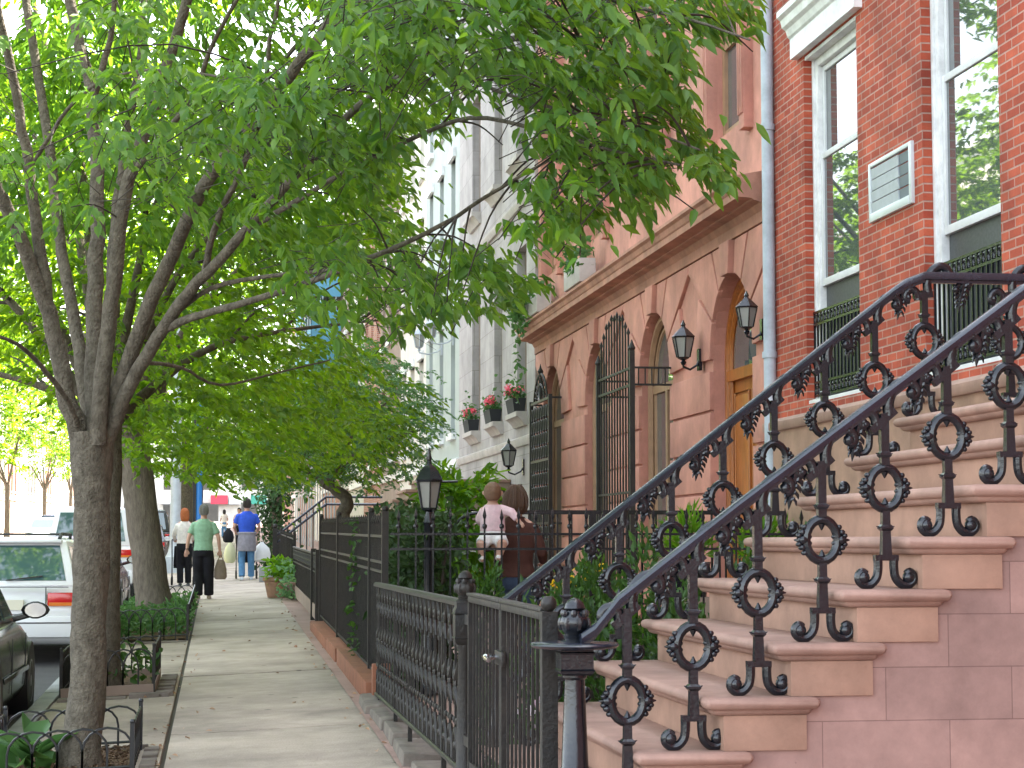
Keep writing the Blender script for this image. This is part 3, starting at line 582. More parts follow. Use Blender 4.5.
# ------------------------------------------------------------------ facades (all face the street, towards -X)
def wallf(b, X, y0, y1, z0, z1, holes, depth, sgn=1, back=9.0):
    """front of a wall at X with openings (ya,yb,za,zb,rise); reveals go in by depth; sgn=-1 for the other side of the street"""
    ys = sorted({y0, y1} | {h[0] for h in holes} | {h[1] for h in holes}); zs = sorted({z0, z1} | {h[2] for h in holes} | {h[3] for h in holes})
    for i in range(len(ys)-1):
        for j in range(len(zs)-1):
            yc, zc = (ys[i]+ys[i+1])/2, (zs[j]+zs[j+1])/2
            if any(h[0] < yc < h[1] and h[2] < zc < h[3] for h in holes): continue
            b.add([(X, ys[i], zs[j]), (X, ys[i+1], zs[j]), (X, ys[i+1], zs[j+1]), (X, ys[i], zs[j+1])], [(0, 1, 2, 3)])
    Xi = X+sgn*depth
    for ya, yb, za, zb, rise in holes:
        c, w = (ya+yb)/2, (yb-ya)/2
        arc = [(c-w*cos(pi*k/14), zb-rise+rise*sin(pi*k/14)) for k in range(15)] if rise else [(ya, zb), (yb, zb)]
        if rise:
            for k in range(14):
                (u0, v0), (u1, v1) = arc[k], arc[k+1]
                b.add([(X, u0, v0), (X, u1, v1), (X, u1, zb), (X, u0, zb)], [(0, 1, 2, 3)] if v0 < zb-1e-4 and v1 < zb-1e-4 else ([(0, 1, 3)] if v1 >= zb-1e-4 else [(0, 1, 2)]))
        loop = [(ya, za)]+arc+[(yb, za)]
        for k in range(len(loop)):
            (u0, v0), (u1, v1) = loop[k], loop[(k+1) % len(loop)]
            b.add([(X, u0, v0), (X, u1, v1), (Xi, u1, v1), (Xi, u0, v0)], [(0, 1, 2, 3)])
    Xb = X+sgn*back
    b.add([(X, y0, z0), (X, y0, z1), (Xb, y0, z1), (Xb, y0, z0)], [(0, 1, 2, 3)]); b.add([(X, y1, z0), (X, y1, z1), (Xb, y1, z1), (Xb, y1, z0)], [(0, 1, 2, 3)])
    b.add([(X, y0, z1), (X, y1, z1), (Xb, y1, z1), (Xb, y0, z1)], [(0, 1, 2, 3)]); b.add([(Xb, y0, z0), (Xb, y1, z0), (Xb, y1, z1), (Xb, y0, z1)], [(0, 1, 2, 3)])
    return b
def mould(b, X, y0, y1, prof, sgn=1):    # horizontal moulding: prof (out, z); returned at both ends
    return b.rings([[(X-sgn*u, y, v) for u, v in prof] for y in (y0, y1)])

# --- red brick house, right
bh = thing('brick_house', 'red brick town house with tall white framed windows at the right of the photo', 'house', (6.5, 12.2, yz(12)))
holes = [(12.62, 14.10, 2.86, 6.05, 0), (15.62, 17.12, 2.86, 6.05, 0)]
b = wallf(MB(), 5.25, 5.8, 18.26, 2.76, 13.2, holes, .32); b.bw('wall', 'brick', bh, smooth=False)
MB().box(5.19, 12, 5.8, 18.26, -.1, 2.66).bw('basement_wall', 'stone_riser', bh)
b = MB(); mould(b, 5.25, 5.8, 18.262, [(-.2, 2.66), (.085, 2.66), (.10, 2.68), (.10, 2.74), (.07, 2.775), (-.2, 2.775)]); b.bw('water_table', 'stone_tread', bh)
for wi, (ya, yb, za, zb, _) in enumerate(holes):
    X = 5.345
    f = MB(); f.box(X, X+.12, ya, ya+.12, za, zb); f.box(X, X+.12, yb-.12, yb, za, zb); f.box(X, X+.118, ya+.121, yb-.121, zb-.11, zb); f.box(X-.02, X+.005, yb-.055, yb-.004, za, zb-.004); f.box(X-.02, X+.005, ya+.004, ya+.055, za, zb-.004)
    fr = f.bw('window_frame', 'white', bh, bevel=.006)
    zm, zl = 5.10, 3.96
    for z0, z1, xx in ((zm-.03, zb-.113, X+.045), (zl-.04, zm+.03, X+.02)):
        s = MB(); s.box(xx, xx+.04, ya+.122, ya+.175, z0, z1); s.box(xx, xx+.04, yb-.175, yb-.122, z0, z1); s.box(xx+.001, xx+.041, ya+.176, yb-.176, z1-.055, z1); s.box(xx+.001, xx+.041, ya+.176, yb-.176, z0, z0+.065)
        s.bw('sash', 'sash', fr, bevel=.004); MB().box(xx+.018, xx+.024, ya+.17, yb-.17, z0+.06, z1-.05).bw('pane', 'glass', fr)
    MB().box(X+.06, X+.068, ya+.122, yb-.122, za+.02, zl-.041).bw('window_screen', 'screen', fr)
    MB().box(5.262, 5.60, ya+.003, yb-.003, za-.04, za+.035).bw('window_sill', 'sash', fr, bevel=.005)
    # iron window guard
    g = MB(); gx_ = 5.315; g0, g1 = 2.93, 3.685
    for z in (g0, g0+.12, g1-.11, g1): g.box(gx_-.009, gx_+.009, ya+.03, yb-.03, z-.011, z+.011)
    n = 15
    for i in range(n+1):
        y = lerp(ya+.04, yb-.04, i/n); g.box(gx_-.008, gx_+.008, y-.008, y+.008, g0, g1)
        if i < n:
            yc = y+(yb-ya-.08)/n/2
            for zc in (g1-.055, g0+.06): g.tube([(gx_, yc+.034*(1-.5*k/12)*cos(-pi/2+2*pi*k/9), zc+.038*(1-.5*k/12)*sin(-pi/2+2*pi*k/9)) for k in range(13)], .0075, 5)
    for y in (ya+.035, yb-.035): g.box(gx_-.009, 5.34, y-.012, y+.012, g1-.012, g1+.012)
    g.bw('window_guard', 'iron', bh, ang=40)
    MB().box(5.262, 5.344, ya+.003, yb-.003, zb-.035, zb-.002).bw('soffit_board', 'white', fr)
    l = MB(); mould(l, 5.25, ya-.17, yb+.17, [(-.05, 6.062), (.075, 6.062), (.075, 6.25), (.095, 6.27), (.115, 6.33), (.15, 6.355), (.165, 6.42), (.20, 6.445), (.20, 6.50), (.02, 6.56), (-.05, 6.56)]); l.bw('lintel', 'white', bh, ang=25)
dp = MB(); dp.tube([(5.185, 18.10, .2), (5.185, 18.10, 13)], .060, 12)
pp = dp.bw('downpipe', 'pipe', bh)
for z in (1.2, 3.4, 5.6): MB().lathe((5.185, 18.10, z), [(.064, -.03), (.072, -.03), (.072, .03), (.064, .03)], 12).bw('pipe_strap', 'pipe', pp)
ac = thing('air_conditioner', 'grey louvred air conditioner set in the red brick wall between two windows', 'air conditioner', (5.2, 14.78, 4.2))
y0, y1, z0, z1 = 14.28, 15.28, 4.215, 4.70
b = MB(); b.box(5.222, 5.30, y0, y0+.055, z0, z1); b.box(5.222, 5.30, y1-.04, y1, z0, z1); b.box(5.223, 5.30, y0+.056, y1-.041, z1-.035, z1); b.box(5.218, 5.30, y0+.056, y1-.041, z0, z0+.07); b.bw('casing', 'ac_frame', ac, bevel=.005)
h = (z1-.04-z0-.075)/4
for i in range(4):
    za = z0+.075+h*i; ym = y0+.31
    MB().hexa([(5.235, ym+.003, za), (5.25, ym+.003, za), (5.25, y1-.045, za), (5.235, y1-.045, za)], [(5.228, ym+.003, za+h-.012), (5.25, ym+.003, za+h-.012), (5.25, y1-.045, za+h-.012), (5.228, y1-.045, za+h-.012)]).bw('louvre', 'ac', ac)
    MB().hexa([(5.243, y0+.058, za), (5.25, y0+.058, za), (5.25, ym, za), (5.243, ym, za)], [(5.238, y0+.058, za+h-.012), (5.25, y0+.058, za+h-.012), (5.25, ym, za+h-.012), (5.238, ym, za+h-.012)]).bw('vent', 'ac_dark', ac)

# --- salmon brownstone house with four arched openings
bs = thing('brownstone_house', 'salmon pink brownstone house with arched door, arched windows and a heavy cornice', 'house', (6.5, 25.4, yz(25)))
CY = [19.83, 23.47, 27.2, 30.9]; HW = .86; ZC = 4.42; ZS = ZC-HW; B0, B1 = 18.40, 32.55
holes = [(c-HW, c+HW, (.36 if i == 0 else 1.05), ZC, HW) for i, c in enumerate(CY)]
up = [(c-.62, c+.62, 5.95, 8.9, 0) for c in CY]+[(c-.62, c+.62, 10.2, 12.4, 0) for c in CY]
b = wallf(MB(), 5.295, B0, B1, 0, 4.80, holes, .22); b.bw('wall', 'brownstone', bs, smooth=False)
b = wallf(MB(), 5.30, B0, B1, 4.80, 13.6, up, .25); b.bw('upper_wall', 'brownstone', bs, smooth=False)
# rusticated blocks: piers up to the springing, then wedge stones round each arch
rows = [.36+.445*i for i in range(8)]
edges = [(B0, CY[0]-HW)]+[(CY[i]+HW, CY[i+1]-HW) for i in range(3)]+[(CY[3]+HW, B1)]
for a, c in edges:
    r = MB()
    for i, z in enumerate(rows[:-1]): r.box(5.25, 5.31, a+.004, c-.004, z+.014, min(rows[i+1], 3.56)-.014)
    r.bw("rusticated_pier", 'brownstone', bs, bevel=.01)
r = MB(); zt = 4.745
for i, c in enumerate(CY):
    lo = (B0 if i == 0 else (CY[i-1]+c)/2); hi = (B1 if i == 3 else (CY[i+1]+c)/2)
    def outer(a):
        u, v = cos(a), sin(a); t = 9
        if u > 1e-6: t = min(t, (hi-c-.012)/u)
        if u < -1e-6: t = min(t, (lo-c+.012)/u)
        t = min(t, (zt-ZS)/max(v, 1e-6)) if v > 0 else t
        return t
    secs = [(2, 29), (31, 57), (59, 79), (101, 121), (123, 149), (151, 178)]
    for a0, a1 in secs:
        A = [radians(lerp(a0, a1, k/4)) for k in range(5)]
        ca = atan2(zt-ZS, hi-c-.012); cb_ = atan2(zt-ZS, lo-c+.012)
        out = [radians(a1)] + [q for q in (max(ca, cb_), min(ca, cb_)) if radians(a0) < q < radians(a1)] + [radians(a0)]
        poly = [(c+HW*cos(a), ZS+HW*sin(a)) for a in A]+[(c+min(outer(a), 1.55 if (a0 < 20 or a0 > 150) else 9)*cos(a), ZS+min(outer(a), 1.55 if (a0 < 20 or a0 > 150) else 9)*sin(a)) for a in out]
        r.prism(poly, lambda u, v, w: (w, u, v), 5.25, 5.31)
    k = MB(); k.prism([(c-.15, ZC-.02), (c+.15, ZC-.02), (c+.21, zt), (c-.21, zt)], lambda u, v, w: (w, u, v), 5.19, 5.31)
    k.bw('keystone', 'brownstone', bs, bevel=.012)
r.bw('arch_stones', 'brownstone', bs, bevel=.01)
c = MB(); mould(c, 5.27, B0, B1, [(-.1, 4.755), (.035, 4.755), (.035, 4.865), (.055, 4.885), (.075, 4.93), (.15, 4.95), (.16, 4.965), (.30, 4.975), (.30, 5.045), (.315, 5.06), (.335, 5.115), (.37, 5.14), (.37, 5.175), (.02, 5.245), (-.1, 5.245)]); c.bw('cornice', 'brownstone_trim', bs, ang=25)
for i, cy in enumerate(CY):
    for z0, z1 in ((5.95, 8.9), (10.2, 12.4)):
        s = MB(); s.box(5.20, 5.33, cy-.82, cy-.625, z0-.15, z1+.2); s.box(5.20, 5.33, cy+.625, cy+.82, z0-.15, z1+.2)
        for q in (-.79, -.72, -.65): s.box(5.18, 5.21, cy+q-.02, cy+q+.02, z0, z1); s.box(5.18, 5.21, cy-q-.02, cy-q+.02, z0, z1)
        s.box(5.17, 5.33, cy-.85, cy+.85, z1+.201, z1+.36)
        tr = s.bw('window_surround', 'brownstone', bs, bevel=.006)
        f = MB(); X = 5.36; f.box(X, X+.08, cy-.62, cy-.53, z0, z1); f.box(X, X+.08, cy+.53, cy+.62, z0, z1)
        for z in (z0+.05, lerp(z0, z1, .34), lerp(z0, z1, .67), z1-.05): f.box(X+.002, X+.078, cy-.529, cy+.529, z-.035, z+.035)
        f.bw('window_frame', 'tanwood', tr); MB().box(X+.04, X+.05, cy-.53, cy+.53, z0, z1).bw('pane', 'glass', tr)
# the door
X = 5.44; c0 = CY[0]
def arcpoly(c, w, zs, z0, n=16): return [(c+w, z0)]+[(c+w*cos(pi*k/n), zs+w*sin(pi*k/n)) for k in range(n+1)]+[(c-w, z0)]
d = MB(); d.prism(arcpoly(c0, HW-.002, ZS, .36), lambda u, v, w: (w, u, v), X+.05, X+.09); door = d.bw('door', 'oak', bs)
b = MB()
for w in (HW-.03, HW-.13):
    pts = [(X+.02 if w > .8 else X+.03, u, v) for u, v in arcpoly(c0, w, ZS, .38, 20)]; b.tube(pts, .045 if w > .8 else .035, 6)
b.box(X-.01, X+.06, c0-HW+.02, c0+HW-.02, 3.34, 3.46); b.bw('door_frame', 'oak', door)
MB().prism(arcpoly(c0, HW-.2, ZS-.02, 3.47), lambda u, v, w: (w, u, v), X+.03, X+.048).bw('transom_pane', 'glass', door)
for sg in (-1, 1):
    for z0, z1 in ((.62, 1.35), (1.5, 3.18)):
        a, e = sorted((c0+sg*.10, c0+sg*.60)); p = MB(); p.box(X+.028, X+.06, a, e, z0, z1); p.bw('panel', 'oak', door, bevel=.018)
        q = MB(); q.tube([(X+.04, a-.03, z0-.03), (X+.04, e+.03, z0-.03), (X+.04, e+.03, z1+.03), (X+.04, a-.03, z1+.03)], .016, 5, closed=True); q.bw('panel_moulding', 'oak', door)
MB().ball((X+.0, c0-.09, 1.42), .035, 10, 6).bw('handle', 'chrome', door)
# arched windows
for i, cy in enumerate(CY[1:]):
    X = 5.41
    w = MB(); pts = [(X, u, v) for u, v in arcpoly(cy, HW-.06, ZS, 1.06, 20)]; w.tube(pts, .055, 6); pts = [(X+.04, u, v) for u, v in arcpoly(cy, HW-.17, ZS, 1.06, 20)]; w.tube(pts, .035, 6)
    w.box(X, X+.07, cy-.05, cy+.05, 1.06, 3.5); w.box(X+.003, X+.067, cy-HW+.1, cy+HW-.1, 3.47, 3.57); w.box(X+.003, X+.067, cy-HW+.1, cy+HW-.1, 1.06, 1.2)
    wf = w.bw('arched_window_frame', 'tanwood', bs)
    MB().prism(arcpoly(cy, HW-.002, ZS, 1.055), lambda u, v, w_: (w_, u, v), X+.035, X+.045).bw('pane', 'glass', wf)
# iron window grilles of the brownstone
g1 = thing('window_grille', 'black iron grille of tall bars with a rounded top in front of an arched window', 'grille', (4.8, 23.5, .9), 0, 'iron window grilles on the brownstone')
Xg = 4.78
for i in range(13):
    y = lerp(22.55, 24.55, i/12); u = (y-23.55)/1.0; zt = 3.78+.62*sqrt(max(0, 1-u*u)); b = MB(); spear(b, Xg, y, .6, zt+(.03 if i % 2 else 0), .010, .09); b.bw('bar', 'old_iron', g1)
for z in (3.46, 3.66, 2.2, .9): MB().box(Xg-.014, Xg+.014, 22.5, 24.6, z-.014, z+.014).bw('cross_rail', 'old_iron', g1)
for y in (22.52, 24.58):
    b = MB(); b.box(Xg-.03, Xg+.03, y-.03, y+.03, .4, 3.86); b.lathe((Xg, y, 3.86), [(.03, 0), (.045, .03), (.03, .06), (.004, .13)], 8); b.bw('post', 'old_iron', g1)
    for z in (3.46, 3.66, .9): MB().box(Xg+.03, 5.26, y-.012, y+.012, z-.012, z+.012).bw('return_rail', 'old_iron', g1)
b = MB()
for k in range(5): b.tube([(4.86+.08*k, 22.52, 3.46), (4.86+.08*k, 22.52, 3.66)], .009, 5)
b.bw('return_bars', 'old_iron', g1)
g2 = thing('window_grille', 'black iron grille of dense lattice scrolls with a pointed crest', 'grille', (5.08, 30.9, .9), 0, 'iron window grilles on the brownstone')
b = MB(); Xg = 5.07
for y in (30.0, 31.85): b.box(Xg-.03, Xg+.03, y-.03, y+.03, .5, 3.9)
for z in (.9, 1.9, 2.9, 3.85): b.box(Xg-.018, Xg+.018, 30.0, 31.85, z-.02, z+.02)
b.bw('grille_frame', 'old_iron', g2)
b = MB()
for i in range(8):
    for j in range(13):
        y = 30.0+1.85*(i+.5)/8; z = 1.02+2.75*(j+.5)/13
        b.tube([(Xg, y+.085*cos(2*pi*k/8), z+.095*sin(2*pi*k/8)) for k in range(8)], .016, 4, closed=True); b.box(Xg-.012, Xg+.012, y-.014, y+.014, z-.11, z+.11)
b.bw('lattice', 'old_iron', g2)
b = MB()
for s in (1.0, .6): b.tube([(Xg, 30.92+.62*s*cos(pi*k/12), 3.87+.42*s*sin(pi*k/12)**1.3) for k in range(13)], .02, 5)
for k in range(1, 12): b.tube([(Xg, 30.92, 3.87), (Xg, 30.92+.6*cos(pi*k/12), 3.87+.4*sin(pi*k/12)**1.3)], .011, 4)
b.lathe((Xg, 30.92, 4.28), [(.03, 0), (.05, .05), (.02, .1), (.003, .17)], 8); b.bw('crest', 'old_iron', g2)
for y in (30.0, 31.85):
    for z in (1.9, 3.85): MB().box(Xg+.03, 5.26, y-.015, y+.015, z-.015, z+.015).bw('return_rail', 'old_iron', g2)
# wall lanterns
def lantern(label, x, y, z, wall_x, s=1.0, group='wall lanterns on the house fronts', m='iron'):
    t = thing('wall_lantern', label, 'lantern', (wall_x, y, z), 0, group)
    b = MB(); b.lathe((x, y, z), [(v*s, h*s) for v, h in ((.02, -.20), (.035, -.17), (.018, -.15), (.06, -.13), (.075, -.115))], 6)
    b.lathe((x, y, z), [(v*s, h*s) for v, h in ((.125, .10), (.135, .115), (.10, .15), (.05, .20), (.03, .215), (.022, .23), (.03, .245), (.004, .30))], 6)
    for k in range(6):
        a = 2*pi*k/6+pi/6; b.tube([(x+.075*s*cos(a), y+.075*s*sin(a), z-.115*s), (x+.122*s*cos(a), y+.122*s*sin(a), z+.10*s)], .008*s, 4)
    b.bw('lantern_cage', m, t, ang=30)
    MB().lathe((x, y, z), [(.068*s, -.112*s), (.112*s, .10*s)], 6).bw('lantern_glass', 'lampglass', t, smooth=False)
    b = MB(); b.tube([(x, y, z-.19*s), (x+.0, y, z-.22*s), (lerp(x, wall_x, .4), y, z-.25*s), (lerp(x, wall_x, .8), y, z-.2*s), (wall_x, y, z-.12*s)], [.014*s]*5, 6); b.box(wall_x-.025, wall_x+.01, y-.05*s, y+.05*s, z-.26*s, z-.02*s)
    b.bw('bracket', m, t); return t
lantern('black wall lantern on the brownstone to the left of the arched oak door', 5.06, 21.1, at(685, 347, 21.1).z, 5.25)
lantern('black wall lantern on the brownstone beside the pale blue downpipe', 5.085, 18.55, at(748, 317, 18.55).z, 5.25, .86)
lantern('black wall lantern low on the grey limestone house', 4.98, 33.8, at(510, 458, 33.8).z, 5.25, 1.15)
lantern('nearer of the two grey lanterns high on the pale teal house front', 4.75, 44.3, at(449, 331, 44.3).z, 5.25, 1.25, m='galv')
lantern('further of the two grey lanterns high on the pale teal house front', 4.7, 46.6, at(434, 341, 46.6).z, 5.25, 1.3, m='galv')

# --- grey limestone house
lh = thing('limestone_house', 'tall grey limestone house with slit windows and flower boxes', 'house', (6.5, 38, yz(38)))
L0, L1 = 32.56, 43.15
lw = [(33.5, 34.6), (36.45, 37.55), (39.6, 40.9)]
holes = [(a, c, 3.86, 6.8, 0) for a, c in lw]+[(a, c, 8.35, 10.9, 0) for a, c in lw]+[(a, c, 12.2, 14.2, 0) for a, c in lw]+[(34.0, 34.95, .55, 2.62, 0)]
b = wallf(MB(), 5.25, L0, L1, 0, 15.6, holes, .3); b.bw('wall', 'limestone', lh, smooth=False)
for z, o in ((3.28, .06), (7.5, .09), (11.5, .07), (15.0, .3)):
    c = MB(); mould(c, 5.25, L0, L1, [(-.05, z), (o*.5, z), (o, z+.08), (o, z+.14), (-.05, z+.2)]); c.bw('string_course', 'limestone_plain', lh)
for a, c in lw:
    for z0, z1 in ((3.86, 6.8), (8.35, 10.9), (12.2, 14.2)):
        f = MB(); f.box(5.40, 5.46, a, a+.07, z0, z1); f.box(5.40, 5.46, c-.07, c, z0, z1); f.box(5.402, 5.458, a+.07, c-.07, lerp(z0, z1, .55)-.03, lerp(z0, z1, .55)+.03); f.box(5.402, 5.458, a+.07, c-.07, z1-.08, z1)
        wf = f.bw('window_frame', 'taupe', lh); MB().box(5.43, 5.44, a+.01, c-.01, z0, z1).bw('pane', 'glass', wf)
        s = MB(); mould(s, 5.25, a-.12, c+.12, [(-.1, z0-.24), (.05, z0-.24), (.10, z0-.16), (.16, z0-.10), (.20, z0-.09), (.20, z0-.005), (-.1, z0-.005)]); s.bw('window_sill', 'limestone_plain', wf)
MB().box(5.50, 5.56, 34.0, 34.95, .55, 2.62).bw('basement_door', 'dark', lh)
b = MB(); b.tube([(5.25, 38.4+.9*cos(pi*k/12), 11.0+1.1*sin(pi*k/12)) for k in range(13)], .1, 6); b.bw('arch_moulding', 'limestone_plain', lh)
for (a, c), lab in zip(lw, ('dark window box of pink geraniums on the limestone sill nearest the brownstone', 'dark window box of pink geraniums on the middle limestone sill', 'dark window box of pink geraniums on the limestone sill furthest from the brownstone')):
    y = (a+c)/2; t = thing('flower_box', lab, 'flower box', (5.13, y, 3.86), 0, 'flower boxes on the limestone sills')
    b = MB(); b.hexa([(5.06, y-.40, 3.86), (5.24, y-.40, 3.86), (5.24, y+.40, 3.86), (5.06, y+.40, 3.86)], [(5.02, y-.43, 4.10), (5.26, y-.43, 4.10), (5.26, y+.43, 4.10), (5.02, y+.43, 4.10)]); b.bw('box', 'dark', t)
    n = 150; p = np.column_stack([RNG.normal(5.12, .07, n), RNG.uniform(y-.42, y+.42, n), 4.12+RNG.exponential(.09, n)]); o = leaf_mesh('leaves', p, RNG.normal(0, 1, (n, 3))+[0, 0, .4], RNG.normal(0, 1, (n, 3))+[0, 0, 1], RNG.uniform(.06, .1, n), RNG.uniform(.05, .08, n), 'leaf3'); o.parent = t; o.matrix_parent_inverse = Matrix.Translation(-t.location)
    cs = np.column_stack([RNG.normal(5.08, .05, 9), RNG.uniform(y-.30, y+.30, 9), RNG.uniform(4.20, 4.31, 9)]); q = np.repeat(cs, 26, 0)+RNG.normal(0, .026, (234, 3))
    o = leaf_mesh('flowers', q, RNG.normal(0, 1, (234, 3)), RNG.normal(0, 1, (234, 3)), np.full(234, .05), np.full(234, .04), 'petal'); o.parent = t; o.matrix_parent_inverse = Matrix.Translation(-t.location)
# limestone house's own little stoop
ls = thing('stoop', 'small dark brown stoop of the limestone house, half hidden by shrubs', 'steps', (3.2, 36.3, yz(36)))
for i in range(11):
    z = 2.74-.185*i; x = 3.62-.24*i
    st = MB().box(x-.05, (5.24 if i == 0 else x+.26), 35.3, 37.3, z-.06, z).bw('step', 'stone_tread', ls, bevel=.012); MB().box(x, 5.23, 35.34, 37.26, max(.5, z-.185), z-.061).bw('riser', 'taupe', st)

# --- generic further houses along both sides
def row_house(name, label, y0, y1, H, wm, tm, X=5.25, sgn=1, group=None, nb=3, z0=0.0, zs=(3.2, 6.9, 10.4), wh=2.3, ww=.55, framem='white'):
    t = thing(name, label, 'house', (X+sgn*4, (y0+y1)/2, z0), 0, group)
    holes = []
    for i in range(nb):
        c = lerp(y0, y1, (i+.5)/nb)
        for z in zs: holes.append((c-ww, c+ww, z0+z, z0+z+wh, 0))
    wallf(MB(), X, y0, y1, z0-1, z0+H, holes, .22, sgn).bw('wall', wm, t, smooth=False)
    c = MB(); mould(c, X, y0, y1, [(-.05, z0+H-.7), (.1, z0+H-.7), (.3, z0+H-.3), (.42, z0+H-.1), (.42, z0+H+.05), (-.05, z0+H+.1)], sgn); mould(c, X, y0, y1, [(-.05, z0+2.5), (.07, z0+2.5), (.07, z0+2.7), (-.05, z0+2.75)], sgn); c.bw('cornice', tm, t)
    for a, e, za, zb, _ in holes:
        s = MB(); s.box(*sorted((X-sgn*.08, X+sgn*.1)), a-.12, e+.12, zb, zb+.22); s.box(*sorted((X-sgn*.10, X+sgn*.1)), a-.12, e+.12, za-.14, za)
        x1, x2 = sorted((X+sgn*.12, X+sgn*.17)); s.box(x1, x2, a, a+.07, za, zb); s.box(x1, x2, e-.07, e, za, zb); s.box(x1, x2, a+.07, e-.07, (za+zb)/2-.03, (za+zb)/2+.03)
        w = s.bw('window', framem, t); x1, x2 = sorted((X+sgn*.15, X+sgn*.16)); MB().box(x1, x2, a+.01, e-.01, za, zb).bw('pane', 'glass', w)
    return t
row_house('row_house', 'pale teal painted row house with lanterns, next to the limestone house', 43.16, 50.2, 14.5, 'teal', 'white', z0=yz(46), ww=.4, zs=(3.3, 7.0, 10.6), wh=2.6)
row_house('row_house', 'cream row house behind the leaves, beyond the pale teal one', 50.2, 57.4, 15.2, 'cream', 'white', z0=yz(54))
row_house('row_house', 'dark taupe row house glimpsed between the leaves beyond the cream one', 57.4, 64.6, 14.8, 'taupe', 'cream', z0=yz(60))
yy = 64.6; i = 0
while yy < 190:
    w = 7.4; row_house('row_house', 'distant row house on the right side of the street, mostly hidden by foliage', yy, yy+w, 13.5+(i*37 % 5)*.6, ('farbrick', 'cream', 'taupe', 'farbrick')[i % 4], ('cream', 'white', 'cream')[i % 3], z0=yz(yy), group='distant row houses on the right', wh=2.1); yy += w; i += 1
yy = 44.0; i = 0
while yy < 260:
    w = 8.0; row_house('row_house', 'sunlit pale row house across the street behind bright trees', yy, yy+w, 12.5+(i*29 % 5)*.7, ('cream', 'farbrick', 'cream', 'limestone_plain')[i % 4], 'white', X=-15.4, sgn=-1, z0=rz(yy)+.15, group='row houses across the street', wh=2.1); yy += w; i += 1
# house behind the camera's shoulder: shades the stoop as the real row does
row_house('row_house', 'brick row house next to the red brick house, outside the frame', -24, 5.78, 13.6, 'brick', 'white', z0=0, nb=8)
# end of the street
eh = thing('far_building', 'pale building closing the far end of the street with shop awnings', 'building', (0, 312, 4))
wallf(MB(), 0, -22, 22, 3.6, 20, [(-18+6*i, -15.5+6*i, 4.4+5*j, 7.4+5*j, 0) for i in range(6) for j in range(3)], .3).xform(Matrix.Translation((0, 310, 0)) @ Matrix.Rotation(pi/2, 4, 'Z')).bw('wall', 'cream', eh, smooth=False)
for x0, x1, m in ((-9, -3, 'white'), (-1.2, 1.4, 'awning_red'), (1.6, 3.4, 'white'), (5, 7.4, 'awning_green')):
    MB().hexa([(x0, 308.4, 7.2), (x1, 308.4, 7.2), (x1, 309.9, 7.2), (x0, 309.9, 7.2)], [(x0, 308.6, 7.5), (x1, 308.6, 7.5), (x1, 309.9, 8.6), (x0, 309.9, 8.6)]).bw('awning', m, eh)
# blue netted scaffold on a distant facade
sc = thing('scaffold', 'blue netted scaffold on a distant building front behind the trees', 'scaffold', (4.4, 95, yz(95)))
for y in [86+2.5*i for i in range(8)]:
    for x in (4.0, 5.0): MB().tube([(x, y, yz(y)), (x, y, 16.5)], .035, 5).bw('upright', 'galv', sc)
for z in (8, 10, 12, 14, 16): MB().box(3.95, 5.05, 86, 103.5, z, z+.08).bw('platform', 'bluenet', sc)
for z in (8.1, 12.1): MB().box(3.90, 3.93, 86, 103.5, z+.2, z+3.0).bw('netting', 'bluenet', sc)
for z in (8.1, 12.1): MB().box(3.95, 5.22, 85.93, 85.96, z+.2, z+3.6).bw('netting', 'bluenet', sc)
# planters on the brownstone cornice
for y, lab, n in ((27.3, 'pale stone planter of trailing plants on the brownstone cornice, before an upper window', 160), (31.0, 'leafy planter spilling over the far end of the brownstone cornice', 420)):
    t = thing('planter', lab, 'planter', (5.02, y, 5.24), 0, 'planters on the brownstone cornice')
    MB().box(4.92, 5.16, y-.62, y+.62, 5.225, 5.56).bw('trough', 'limestone_plain', t, bevel=.02)
    p = np.column_stack([RNG.normal(5.0, .09, n), RNG.uniform(y-.65, y+.65, n), 5.5+RNG.uniform(-.05, .32, n)])
    if n > 300: p[:260, 2] = 5.6-RNG.exponential(.32, 260); p[:260, 0] = 4.86-RNG.uniform(0, .12, 260); p[:260, 1] = RNG.normal(y+.5, .32, 260)
    o = leaf_mesh('foliage', p, RNG.normal(0, 1, (n, 3))+[-.3, 0, -.1], RNG.normal(0, 1, (n, 3))+[0, 0, 1], RNG.uniform(.08, .15, n), RNG.uniform(.05, .09, n), 'leaf3'); o.parent = t; o.matrix_parent_inverse = Matrix.Translation(-t.location)
# ------------------------------------------------------------------ light
W = bpy.data.worlds.new('World'); S.world = W; W.use_nodes = True; nt = W.node_tree
sky = nt.nodes.new('ShaderNodeTexSky'); sky.sky_type = 'NISHITA'; sky.sun_disc = False
SUN_EL, SUN_AZ = radians(52), radians(62)      # azimuth from +Y (up the street) towards +X (behind the right-hand houses)
sky.sun_elevation = SUN_EL; sky.sun_rotation = SUN_AZ; sky.air_density = 1.3; sky.dust_density = 2.0
bg = nt.nodes['Background']; bg.inputs['Strength'].default_value = 0.13; hsn = nt.nodes.new('ShaderNodeHueSaturation'); hsn.inputs['Saturation'].default_value = 0.42; lk(nt, sky.outputs['Color'], hsn.inputs['Color']); lk(nt, hsn.outputs['Color'], bg.inputs['Color'])   # the camera was balanced for open shade
sl = bpy.data.lights.new('sun', 'SUN'); so = bpy.data.objects.new('sun', sl); COL.objects.link(so); sl.energy = 4.2; sl.angle = radians(0.53); sl.color = (1, 0.93, 0.82)
sd = Vector((sin(SUN_AZ)*cos(SUN_EL), cos(SUN_AZ)*cos(SUN_EL), sin(SUN_EL))); so.rotation_euler = sd.to_track_quat('Z', 'Y').to_euler(); so.location = (20, 20, 40)
